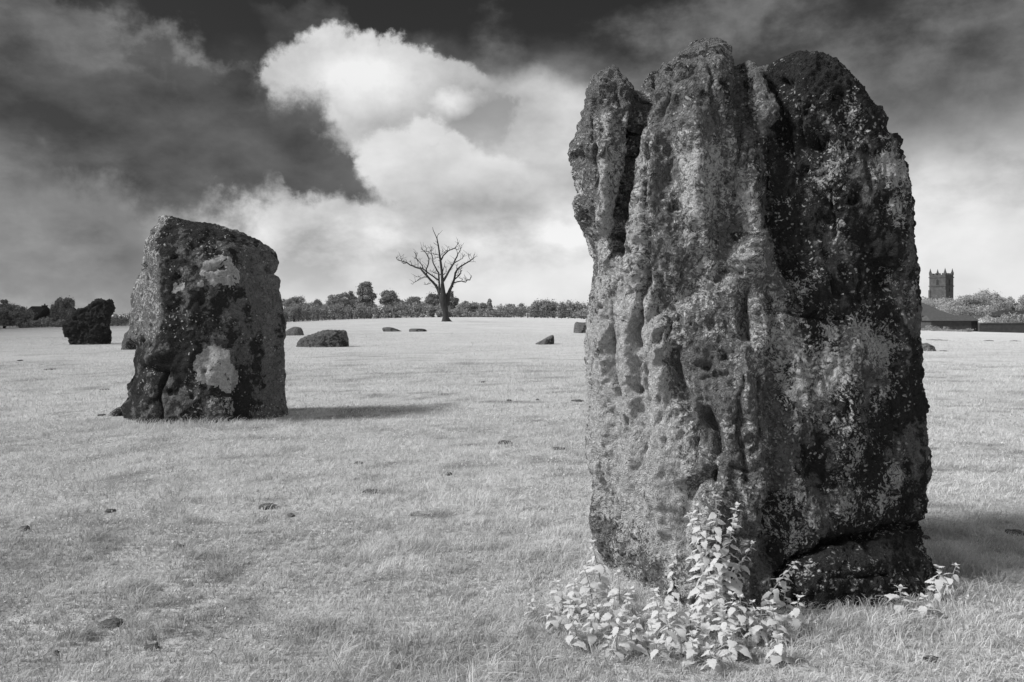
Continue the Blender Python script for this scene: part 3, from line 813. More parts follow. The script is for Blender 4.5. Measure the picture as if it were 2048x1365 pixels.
# ------------------------------------------------------------------ foliage
def leaves_mesh(name, blobs, n, size, rs, shell=0.55, up=0.25, tall=1.0):
    """n leaf-clump faces spread through the blobs' volume; blobs (x,y,z,rx,ry,rz)"""
    B = np.array(blobs, float)
    w = B[:, 3] * B[:, 5] + B[:, 4] * B[:, 5] + B[:, 3] * B[:, 4]
    k = rs.choice(len(B), n, p=w / w.sum())
    d = rs.normal(size=(n, 3)); d /= np.linalg.norm(d, axis=1)[:, None]
    r = shell + (1 - shell) * rs.rand(n) ** 0.6
    r *= 1 + 0.30 * rs.normal(size=n) * (rs.rand(n) < 0.4)
    c = B[k, :3] + d * r[:, None] * B[k, 3:]
    nrm = d + 0.9 * rs.normal(size=(n, 3)) + np.array([0, 0, up]); nrm /= np.linalg.norm(nrm, axis=1)[:, None]
    a = np.cross(nrm, rs.normal(size=(n, 3))); a /= np.linalg.norm(a, axis=1)[:, None]
    b = np.cross(nrm, a)
    s = size * (0.5 + rs.rand(n))
    a *= s[:, None]; b *= (s * (0.45 + 0.4 * rs.rand(n)) * tall)[:, None]
    V = np.stack([c - a, c - b * 0.9, c + a, c + b], 1).reshape(-1, 3)
    return mesh_np(name, V, None, np.arange(4 * n).reshape(-1, 4), smooth=False)

def tree(label, cx, top, hw, Y, base_py=None, mat='foliage', n=2200, size=0.28, seed=1, shape='round', name='tree', cat='tree', group='trees beyond the pasture', trunk_w=0.22):
    rs = np.random.RandomState(seed)
    X = (cx - HX) / F * Y
    zg = gz1(X, Y)
    ztop = CAM_H - (top - HY) / F * Y
    H = (ztop - zg) * 0.95
    R = hw / F * Y * (1.22 if shape == 'round' else 1.0)
    root = obj(name, None, loc=(X, Y, zg))
    tag(root, label, cat, group)
    bl = []
    if shape == 'round':
        nb = 30
        for i in range(nb):
            u = rs.normal(size=3); u /= np.linalg.norm(u); u *= rs.rand() ** 0.45
            z = H * 0.52 + u[2] * H * 0.40
            wv = math.sqrt(max(0.15, 1 - ((z - H * 0.5) / (H * 0.52)) ** 2)) if z > H * 0.5 else 0.95
            rr = (0.16 + 0.18 * rs.rand())
            bl.append((u[0] * R * 0.82 * wv, u[1] * R * 0.82 * wv, z, R * rr, R * rr, min(R, H * 0.5) * rr * 0.85))
        bl.append((0, 0, H * 0.5, R * 0.62, R * 0.62, H * 0.30))
    elif shape == 'cone':
        for i in range(95):
            t = rs.rand()
            z = H * (0.08 + 0.86 * t)
            prof = np.interp(t, [0, 0.3, 0.55, 0.75, 0.9, 1], [1, 0.95, 0.8, 0.52, 0.40, 0.2])
            a = rs.rand() * 6.28; q = 0.75 * rs.rand() ** 0.5 * prof
            bl.append((math.cos(a) * R * q, math.sin(a) * R * q, z + 0.05 * H * q, R * 0.26, R * 0.26, H * 0.06))
    elif shape == 'brush':
        for i in range(70):
            a = rs.rand() * 6.28; q = rs.rand() ** 0.5
            z = H * (0.18 + 0.70 * rs.rand() * (1 - 0.25 * q * q))
            bl.append((math.cos(a) * R * 0.85 * q, math.sin(a) * R * 0.85 * q, z, R * 0.13, R * 0.13, H * 0.12))
        bl.append((0, 0, H * 0.35, R * 0.7, R * 0.7, H * 0.3))
    me = leaves_mesh('crown', bl, int(n * 5.5), size * 0.38, rs, tall=(1.8 if shape == 'brush' else 1.0))
    obj('crown', me, M[mat], root)
    mb = MB()
    mb.tube([(0, 0, -0.2), (0.05 * R, 0, H * 0.3), (-0.04 * R, 0, H * 0.62)], [trunk_w, trunk_w * 0.75, trunk_w * 0.3], 7)
    for i in range(5):
        a = rs.rand() * 6.28; z0 = H * (0.22 + 0.07 * i)
        mb.tube([(0, 0, z0), (math.cos(a) * R * 0.3, math.sin(a) * R * 0.3, z0 + H * 0.14), (math.cos(a) * R * 0.6, math.sin(a) * R * 0.6, z0 + H * 0.26)], [trunk_w * 0.5, trunk_w * 0.33, 0.03], 5)
    mb.build('trunk', M['bark'], root, True)
    return root

def hedge(label, pts, Y, mat='foliage', size=0.2, dens=60, seed=1, thick=1.4, group=None, name='hedge', cat='hedge'):
    """pts: (px, top py) along the hedge; grows from the ground up"""
    rs = np.random.RandomState(seed)
    bl = []
    px0 = pts[0][0]; px1 = pts[-1][0]
    step = 5.5
    xs = np.arange(px0, px1 + 0.1, step)
    tops = np.interp(xs, [p[0] for p in pts], [p[1] for p in pts])
    cx = (0.5 * (px0 + px1) - HX) / F * Y
    zc = gz1(cx, Y)
    for x, t in zip(xs, tops):
        X = (x - HX) / F * Y + rs.normal() * 0.15
        zg = gz1(X, Y); zt = CAM_H - (t - HY) / F * Y + rs.normal() * 0.28
        h = max(0.3, zt - zg)
        for j in range(2):
            zz = zg + h * (0.32 + 0.36 * j)
            bl.append((X - cx + rs.normal() * .15, rs.normal() * 0.25, zz - zc, step / F * Y * (1.0 + 0.7 * rs.rand()), thick * (0.5 + 0.3 * rs.rand()), h * 0.36))
    root = obj(name, None, loc=(cx, Y, zc))
    tag(root, label, cat, group)
    me = leaves_mesh('foliage', bl, int(dens * 2.6 * len(bl)), size * 0.42, rs, shell=0.4, tall=1.3)
    obj('foliage', me, M[mat], root)
    mb = MB()
    for x in xs[::2]:
        X = (x - HX) / F * Y - cx
        z = gz1(X + cx, Y) - zc
        mb.tube([(X, 0, z - 0.1), (X + rs.normal() * 0.1, rs.normal() * 0.1, z + 0.7)], [0.05, 0.025], 5)
    tag(mb.build('stems', M['bark'], root), kind='stuff')
    return root

def background_growth():
    # middle
    hedge('long dense dark hedge along the field edge left of the dead tree', [(560, 612), (600, 611), (650, 611), (700, 613), (760, 611), (820, 609), (880, 612)], 127, 'foliage', 0.22, 75, 1)
    hedge('lower hedge along the field edge right of the dead tree', [(884, 618), (940, 621), (990, 623), (1020, 625)], 127, 'foliage', 0.2, 60, 2)
    tree('rounded tree behind the hedge next to the broad standing stone', 588, 584, 24, 150, mat='foliage', seed=3, n=2000)
    tree('pale round bush in front of the hedge by the broad standing stone', 588, 604, 17, 126.5, mat='foliage_pale', seed=4, n=1200, size=0.2, name='bush', cat='bush', group=None)
    tree('small dome of a tree showing over the hedge', 635, 598, 17, 165, seed=5, n=1300)
    tree('broad dark tree leaning against the left of the conifer', 685, 582, 32, 142, mat='foliage_dark', seed=6, n=2600)
    tree('dark tree top rising just left of the conifer', 704, 572, 14, 146, mat='foliage_dark', seed=26, n=1500)
    tree('tall ragged conifer, the highest tree along the hedge', 731, 558, 27, 135, mat='foliage', seed=7, shape='cone', n=3600, size=0.3)
    tree('bushy tree to the right of the conifer', 783, 571, 21, 138, mat='foliage', seed=8, n=2400)
    tree('low spreading tree between the bushy tree and the dead tree', 822, 588, 30, 141, mat='foliage_dark', seed=9, n=2400)
    tree('leafy tree standing directly behind the left of the dead trunk', 866, 574, 17, 133, mat='foliage_dark', seed=10, n=2200)
    tree('leafy tree standing directly behind the right of the dead trunk', 899, 577, 16, 133, mat='foliage_dark', seed=11, n=2000)
    tree('round bush right of the dead tree', 932, 597, 22, 130, seed=12, n=2200, size=0.24)
    tree('dark low tree beyond the round bush', 968, 606, 18, 133, mat='foliage_dark', seed=13, n=1500)
    tree('small pointed tree on the skyline right of the dead tree', 979, 596, 9, 150, seed=14, n=800, shape='cone')
    tree('small far tree midway between the dead tree and the tall stone', 1022, 605, 16, 160, seed=15, n=1000)
    tree('second small far tree between the dead tree and the tall stone', 1043, 604, 13, 160, seed=16, n=900)
    hedge('tall pale scrubby hedge running up to the left edge of the tall stone', [(1062, 607), (1075, 602), (1120, 604), (1160, 606), (1200, 606), (1400, 618), (1600, 628), (1790, 640)], 150, 'foliage', 0.34, 90, 17)
    hedge('low far hedge at the skyline right of the dead tree', [(945, 612), (1000, 613), (1060, 613)], 155, 'foliage', 0.25, 50, 18)
    tree('pale bush at the end of the fence by the tall stone', 1168, 618, 20, 129, mat='foliage_pale', seed=19, n=1400, size=0.2, name='bush', cat='bush', group=None)
    # left
    tree('dark bushy tree at the left edge of the picture', 8, 600, 42, 128, mat='foliage_dark', seed=20, n=3200)
    tree('narrow tree top above the bushes at the left edge', 10, 591, 12, 140, mat='foliage_dark', seed=21, n=1000)
    tree('rounded shrub left of the thatched house', 42, 608, 22, 127, mat='foliage_dark', seed=25, n=1800, name='bush', cat='bush', group=None)
    tree('pale brush-shaped tree behind the black standing stone', 125, 585, 24, 132, mat='foliage', seed=22, shape='brush', n=3200, size=0.22)
    hedge('low hedge in front of the thatched house', [(40, 642), (90, 640), (140, 640), (175, 640)], 126.5, 'foliage', 0.2, 50, 23)
    hedge('low hedge between the black stone and the broad stone', [(215, 632), (235, 632), (255, 625), (300, 628)], 130, 'foliage', 0.2, 60, 24)
    # right
    tree('pale leafy tree left of the church tower, partly behind the tall stone', 1848, 582, 54, 225, mat='foliage_pale', seed=30, n=3000, size=0.4)
    tree('domed pale tree in front of the church tower, right side', 1932, 583, 54, 190, mat='foliage_pale', seed=31, n=4200, size=0.35)
    tree('small pale bush at the foot of the church tower', 1896, 603, 20, 200, mat='foliage_pale', seed=37, n=1400, size=0.35, name='bush', cat='bush', group=None)
    tree('tall pale tree right of the church tower with gaps in its crown', 1983, 570, 34, 235, mat='foliage_pale', seed=32, n=3200, size=0.42)
    tree('smaller pale tree top right of the tall pale tree', 2022, 588, 16, 240, mat='foliage_pale', seed=33, n=1100, size=0.42)
    tree('pale tree cut by the right edge of the picture', 2060, 584, 24, 236, mat='foliage_pale', seed=34, n=1800, size=0.42)
    hedge('pale mounded hedge above the dark wall on the right edge', [(1962, 642), (1985, 634), (2010, 630), (2050, 632), (2110, 633)], 133, 'foliage_pale', 0.2, 70, 35)
    hedge('pale weeds along the foot of the dark shed', [(1826, 652), (1850, 655), (1880, 658), (1935, 659), (1945, 661)], 124.5, 'foliage_pale', 0.13, 40, 36, thick=0.5, name='weeds', cat='weeds')
background_growth()

# ------------------------------------------------------------------ low cloud between the sun and the left of the pasture
def shade_cloud():
    rs = np.random.RandomState(3)
    parts = []
    th = np.linspace(0, 2 * math.pi, 20, endpoint=False)
    spots = [(x + 6 * rs.normal(), y + 5 * rs.normal()) for x in (-296, -326, -350, -390, -430) for y in range(-180, 211, 26)]
    for (x, y) in spots:
        c = np.array([x, y, 205 + 12 * rs.rand()])
        r = 29 + 8 * rs.rand()
        rows = [np.stack([c[0] + r * math.sin(a) * np.cos(th), c[1] + r * math.sin(a) * np.sin(th), np.full(20, c[2] + 0.6 * r * math.cos(a))], 1) for a in np.linspace(0.15, 2.99, 9)]
        parts.append(loft(rows))
    res, co, nr = remesh('cloud', parts, 4.0, 4)
    co = co + nr * (6 * fbm(co * 0.03, 4, 0.55, 2))[:, None]
    res.vertices.foreach_set('co', co.astype(np.float32).ravel()); res.update()
    res.polygons.foreach_set('use_smooth', np.ones(len(res.polygons), bool))
    m = bpy.data.materials.new('cloud'); m.use_nodes = True
    m.node_tree.nodes.clear(); g = G(m.node_tree)
    out = g.n('ShaderNodeOutputMaterial'); d = g.n('ShaderNodeBsdfDiffuse'); t = g.n('ShaderNodeBsdfTranslucent'); mx = g.n('ShaderNodeMixShader')
    d.inputs[0].default_value = (0.9, 0.9, 0.9, 1); t.inputs[0].default_value = (0.9, 0.9, 0.9, 1); mx.inputs[0].default_value = 0.45
    for a, b in ((d.outputs[0], mx.inputs[1]), (t.outputs[0], mx.inputs[2]), (mx.outputs[0], out.inputs[0])): m.node_tree.links.new(a, b)
    res.materials.clear(); res.materials.append(m)
    tag(obj('cloud', res), kind='structure')
shade_cloud()

# ------------------------------------------------------------------ the dead tree
def dead_tree():
    b = hit(890, 643.5)
    Y = b.y
    def cp(x, y): return at(760 + x * 0.16117, 440 + y * 0.16117, Y) - b
    sc = 0.16117 / F * Y
    root = obj('dead_tree', None, loc=b)
    tag(root, 'bare dead tree with twisted leafless limbs standing alone in the pasture', 'tree')
    rs = random.Random(5)
    mb = MB()
    tr = [(812, 1285, 62), (815, 1262, 46), (816, 1200, 39), (812, 1130, 38), (795, 1060, 46), (785, 1000, 52), (778, 900, 36), (775, 780, 19), (768, 650, 16), (752, 520, 14), (738, 420, 12), (722, 310, 9), (706, 230, 6.5), (688, 190, 5), (660, 130, 3.5), (652, 92, 2.5)]
    mb.tube([cp(x, y) for x, y, r in tr], [r * sc for x, y, r in tr], 12)
    rt = [(830, 1215, 26), (855, 1245, 20), (880, 1262, 13), (905, 1275, 8)]
    mb.tube([cp(x, y) + Vector((0, -0.05 * i, 0)) for i, (x, y, r) in enumerate(rt)], [r * sc for x, y, r in rt], 8)
    rt = [(795, 1225, 22), (775, 1262, 14), (760, 1278, 7)]
    mb.tube([cp(x, y) + Vector((0, 0.1 * i, 0)) for i, (x, y, r) in enumerate(rt)], [r * sc for x, y, r in rt], 8)
    mb.build('trunk', M['deadwood'], root, True)
    limbs = [
        [[(770, 1010, 30), (740, 930, 25), (715, 860, 19), (650, 770, 15), (585, 700, 14), (540, 650, 13), (500, 605, 11), (420, 580, 10), (360, 555, 8), (320, 525, 7), (250, 505, 5), (200, 488, 4), (183, 448, 2.5)],
         [(250, 505, 4), (252, 480, 3), (238, 445, 2)], [(380, 565, 4), (372, 520, 3), (355, 500, 2)], [(462, 590, 4), (464, 525, 3), (435, 450, 3), (420, 388, 2)],
         [(520, 605, 7), (525, 570, 6), (465, 500, 5), (432, 460, 4), (410, 480, 2)], [(430, 455, 3), (445, 425, 2), (455, 400, 2)],
         [(575, 690, 9), (572, 610, 8), (598, 545, 7), (605, 490, 6), (578, 425, 6), (555, 395, 5), (522, 370, 4), (503, 343, 3)], [(555, 395, 4), (525, 388, 3), (498, 390, 2)], [(570, 400, 3), (577, 352, 3), (540, 318, 2)],
         [(320, 525, 4), (280, 540, 3), (250, 520, 2)], [(605, 490, 3), (620, 455, 2)],
         [(580, 712, 6), (540, 710, 5), (500, 720, 4), (450, 755, 4), (408, 775, 3), (395, 795, 2), (378, 790, 2)], [(500, 720, 3), (470, 705, 3), (425, 705, 2)], [(628, 782, 4), (580, 803, 3), (540, 798, 2)]],
        [[(748, 930, 20), (735, 850, 14), (734, 760, 11), (730, 660, 10), (690, 590, 8), (660, 530, 7), (650, 450, 6), (635, 390, 4), (640, 355, 3), (660, 340, 2)],
         [(728, 752, 10), (672, 710, 9), (600, 660, 8), (548, 612, 8), (520, 600, 7)], [(730, 675, 5), (680, 662, 4), (650, 645, 3), (628, 620, 2)], [(650, 440, 4), (610, 405, 3), (575, 395, 3)], [(735, 440, 5), (690, 432, 4), (650, 415, 3)],
         [(735, 600, 4), (722, 570, 2)], [(730, 690, 4), (755, 680, 5), (800, 680, 7), (800, 668, 4)]],
        [[(785, 760, 17), (830, 690, 13), (880, 600, 12), (920, 540, 10), (960, 460, 8), (972, 425, 6), (1000, 385, 4), (1018, 352, 2.5)],
         [(922, 540, 7), (985, 510, 5), (1030, 490, 4), (1060, 440, 3)], [(968, 435, 4), (955, 385, 3), (938, 352, 3)], [(900, 570, 4), (885, 545, 3), (880, 570, 2)], [(1005, 378, 3), (1015, 350, 2), (1008, 340, 2)]],
        [[(758, 500, 10), (785, 445, 9), (840, 390, 7), (895, 367, 6), (932, 350, 5), (960, 315, 3), (982, 288, 2)], [(810, 415, 4), (838, 372, 3), (852, 325, 2)], [(765, 440, 4), (775, 395, 3), (778, 360, 2)], [(770, 430, 3), (800, 405, 4), (835, 372, 3)], [(915, 358, 3), (955, 375, 3), (975, 380, 2)]],
        [[(828, 1060, 34), (838, 990, 28), (848, 920, 22), (890, 820, 16), (920, 740, 14), (935, 660, 12), (965, 610, 11), (1020, 565, 9), (1080, 525, 8), (1130, 490, 7), (1160, 460, 4.5), (1166, 418, 3)],
         [(1118, 497, 4), (1095, 455, 3), (1095, 405, 2)], [(1090, 520, 3), (1150, 515, 2), (1185, 517, 1.5)], [(1055, 545, 3), (1035, 525, 2)],
         [(915, 785, 8), (960, 770, 7), (1010, 760, 6), (1062, 772, 6), (1068, 750, 5), (1112, 745, 5), (1122, 710, 5), (1130, 688, 4)], [(1012, 760, 4), (1020, 740, 3), (975, 720, 2)], [(1020, 745, 3), (1027, 715, 2)],
         [(932, 735, 8), (975, 695, 7), (1000, 655, 6), (1018, 622, 4)], [(985, 680, 4), (975, 640, 3), (985, 600, 2)], [(1000, 660, 3), (998, 610, 3), (1015, 590, 2)], [(955, 615, 5), (953, 570, 3), (957, 540, 2)], [(900, 830, 6), (908, 825, 5), (905, 840, 3)], [(890, 800, 3), (875, 785, 2)]],
        [[(780, 640, 6), (790, 600, 4), (802, 548, 2.5)], [(825, 650, 4), (822, 610, 3), (805, 580, 2)], [(800, 550, 2), (820, 510, 2)]],
        [[(724, 330, 4), (700, 310, 3), (675, 295, 2)], [(708, 240, 4), (712, 200, 3), (728, 170, 2)], [(720, 300, 3), (690, 265, 2)], [(745, 470, 4), (700, 465, 3), (670, 495, 2)], [(748, 520, 3), (720, 500, 2)]],
    ]
    limbs = limbs[:5] + [[b_] for lb in limbs[5:] for b_ in lb]
    for li, limb in enumerate(limbs):
        mb = MB()
        s = rs.uniform(-0.9, 0.9)
        x0 = limb[0][0][0]
        def dep(x, y): return s * abs(x - x0) * sc + 0.25 * math.sin(x * 0.02 + li) * min(1, abs(x - x0) / 80)
        for br in limb:
            pts = []; rad = []
            for i, (x, y, r) in enumerate(br):
                p = cp(x, y); p.y += dep(x, y)
                pts.append(p); rad.append(max(r, 2.0) * sc)
                if i + 1 < len(br):
                    x2, y2, r2 = br[i + 1]
                    q = cp(0.5 * (x + x2) + rs.uniform(-4, 4), 0.5 * (y + y2) + rs.uniform(-4, 4)); q.y += dep(0.5 * (x + x2), 0)
                    pts.append(q); rad.append(max(0.5 * (r + r2), 2.0) * sc)
            mb.tube(pts, rad, 6)
            for i in range(2, len(pts) - 1):
                for _t in range(rs.choice((0, 1, 1, 2))):
                    L = rs.uniform(0.2, 0.8); a = rs.uniform(0, 6.28)
                    d = Vector((math.cos(a), rs.uniform(-.7, .7), abs(math.sin(a)) * 0.9 + 0.2)) * L
                    mb.tube([pts[i], pts[i] + d * 0.5 + Vector((0.04, 0, 0)), pts[i] + d], [0.02, 0.015, 0.009], 4)
        mb.build('branch', M['deadwood'], root, True)
dead_tree()

# ------------------------------------------------------------------ buildings
def church():
    Y = 276.0
    k = Y / F
    va = math.atan((1891 - HX) / F)
    s = 36.7 * k * math.cos(va); ang = math.radians(26)
    front = at(1891, 600, Y)
    d = Vector((math.sin(va), math.cos(va), 0)); r_ = Vector((math.cos(va), -math.sin(va), 0))
    # left face runs from the front corner to the left and back, right face to the right and back
    ex = r_ * math.cos(ang) - d * math.sin(ang); ey = r_ * math.sin(ang) + d * math.cos(ang)
    org = Vector((front.x, Y, 0)) - ex * s           # left corner
    zg = gz1(front.x, Y) - 0.5
    root = obj('church_tower', None, loc=(org.x, org.y, zg))
    tag(root, 'square stone church tower with four pinnacles and battlements rising above trees', 'church tower')
    Mx = Matrix(((ex.x, ey.x, 0, 0), (ex.y, ey.y, 0, 0), (0, 0, 1, 0), (0, 0, 0, 1)))
    def zz(py): return CAM_H - (py - HY) * k - zg
    zpar = zz(549.5)
    mb = MB(); mb.box((0, 0, 0), (s, s, zpar), Mx); mb.build('wall', M['ashlar'], root)
    for py in (554.5, 572):
        mb = MB(); mb.box((-0.18, -0.18, zz(py) - 0.16), (s + 0.18, s + 0.18, zz(py) + 0.16), Mx); mb.build('string_course', M['ashlar'], root)
    # battlements
    hm = zz(546.3) - zpar
    def merlon(x0, x1, y0, y1):
        m = MB(); m.box((x0, y0, zpar - 0.003), (x1, y1, zpar + hm), Mx); m.build('merlon', M['ashlar'], root)
    nM = 4; wM = s / (2 * nM + 1)
    for i in range(nM):
        a = wM * (2 * i + 1); b = a + wM
        merlon(a, b, -0.02, 0.45); merlon(a, b, s - 0.45, s + 0.02)
        merlon(-0.02, 0.45, a, b); merlon(s - 0.45, s + 0.02, a, b)
    for i, (x, y) in enumerate(((0.25, 0.25), (s - 0.25, 0.25), (s - 0.25, s - 0.25), (0.25, s - 0.25))):
        m = MB(); m.box((x - 0.33, y - 0.33, zpar), (x + 0.33, y + 0.33, zz(544)), Mx)
        c = Mx @ Vector((x, y, zz(544)))
        m.cone(c, 0.42, zz(535.5) - zz(544), 6)
        m.build('pinnacle', M['ashlar'], root)
    # stair turret and buttress at the right corner
    m = MB(); m.box((s - 0.5, -0.22, 0), (s + 0.22, 0.5, zz(580)), Mx); m.build('buttress', M['ashlar'], root)
    m = MB(); m.box((-0.22, -0.22, 0), (0.5, 0.5, zz(580)), Mx); m.build('buttress', M['ashlar'], root)
    # belfry windows: pointed, with louvres and a mullion
    def window(face, c, zb, zt, w):
        pr = [(-w, zb), (w, zb), (w, zt - w * 1.3), (w * 0.6, zt - 0.4 * w), (0, zt), (-w * 0.6, zt - 0.4 * w), (-w, zt - w * 1.3)]
        if face == 'front': F4 = Mx @ Matrix.Translation((c, 0, 0))
        else: F4 = Mx @ Matrix.Translation((s, c, 0)) @ Matrix.Rotation(math.radians(90), 4, 'Z')
        m = MB(); m.prism([(x, z) for x, z in pr], -0.03, 0.3, F4)
        wi = m.build('window', M['louvre'], root)
        fr = MB()
        for i in range(len(pr)):
            x0, z0 = pr[i]; x1, z1 = pr[(i + 1) % len(pr)]
            p0 = F4 @ Vector((x0, -0.04, z0)); p1 = F4 @ Vector((x1, -0.04, z1))
            fr.tube([p0, p1], [0.10, 0.10], 4)
        fr.tube([F4 @ Vector((0, -0.06, zb)), F4 @ Vector((0, -0.06, zt))], [0.07, 0.07], 4)
        fr.build('frame', M['ashlar'], wi)
    window('front', s * 0.52, zz(570.5), zz(558), 0.42)
    window('side', s * 0.5, zz(570.5), zz(558), 0.42)
    window('side', s * 0.5, zz(584), zz(577), 0.28)
    # low nave beyond, mostly behind the trees
    nv = obj('church_nave', None, loc=(org.x, org.y + s + 0.3, zg)); tag(nv, 'low grey church nave hidden behind trees beside the tower', 'church')
    m = MB(); m.box((0.2, 0, 0), (s - 0.2, 14, 6.5), Mx); m.build('wall', M['ashlar'], nv)
    m = MB(); m.prism([(0.0, 6.5), (s, 6.5), (s / 2, 9.0)], 0.0, 14.2, Mx); m.build('roof', M['slate'], nv)

def gable_house(label, name, cat, x0, x1, base_py, eave_py, ridge_py, Y, depth, roofmat, wallmat, chim=(), hip=0.0, over=0.3):
    """long side facing us, from px x0 to x1"""
    k = Y / F
    X0 = (x0 - HX) * k; X1 = (x1 - HX) * k
    zg = min(gz1(X0, Y), gz1(X1, Y)) - 0.4
    zb = CAM_H - (base_py - HY) * k
    ze = CAM_H - (eave_py - HY) * k - zg; zr = CAM_H - (ridge_py - HY) * k - zg
    w = X1 - X0
    root = obj(name, None, loc=(X0, Y, zg)); tag(root, label, cat)
    m = MB(); m.box((0, 0, 0), (w, depth, ze)); m.build('wall', wallmat, root)
    m = MB(); h = hip * w
    t = 0.22
    ys = (-over, depth / 2, depth + over)
    a = [Vector((-over, ys[0], ze - 0.12)), Vector((w + over, ys[0], ze - 0.12)), Vector((w + over, ys[2], ze - 0.12)), Vector((-over, ys[2], ze - 0.12)), Vector((h, ys[1], zr)), Vector((w - h, ys[1], zr))]
    m.add(a, [(0, 1, 5, 4), (2, 3, 4, 5), (1, 2, 5), (3, 0, 4), (0, 3, 2, 1)])
    rf = m.build('roof', roofmat, root)
    for (cx, top) in chim:
        cX = (cx - HX) * k - X0; zt = CAM_H - (top - HY) * k - zg
        c = MB(); c.box((cX - 0.35, depth / 2 - 0.3, zr - 1.2), (cX + 0.35, depth / 2 + 0.3, zt - 0.25)); c.box((cX - 0.42, depth / 2 - 0.37, zt - 0.247), (cX + 0.42, depth / 2 + 0.37, zt - 0.1)); c.tube([(cX, depth / 2, zt - 0.1), (cX, depth / 2, zt + 0.2)], [0.13, 0.11], 8)
        c.build('chimney', M['brick'], rf)
    return root, k, X0, zg

def opening(root, x0, x1, z0, z1, name, mat, y=-0.06, frame=True):
    m = MB(); m.box((x0, y, z0), (x1, 0.05, z1)); o = m.build(name, mat, root)
    if frame:
        f = MB()
        for a, b in (((x0 - 0.08, z0 - 0.08), (x1 + 0.08, z0)), ((x0 - 0.08, z1), (x1 + 0.08, z1 + 0.08)), ((x0 - 0.08, z0), (x0, z1)), ((x1, z0), (x1 + 0.08, z1))):
            f.box((a[0], y - 0.03, a[1]), (b[0], 0.02, b[1]))
        f.build('frame', M['rail'], o)

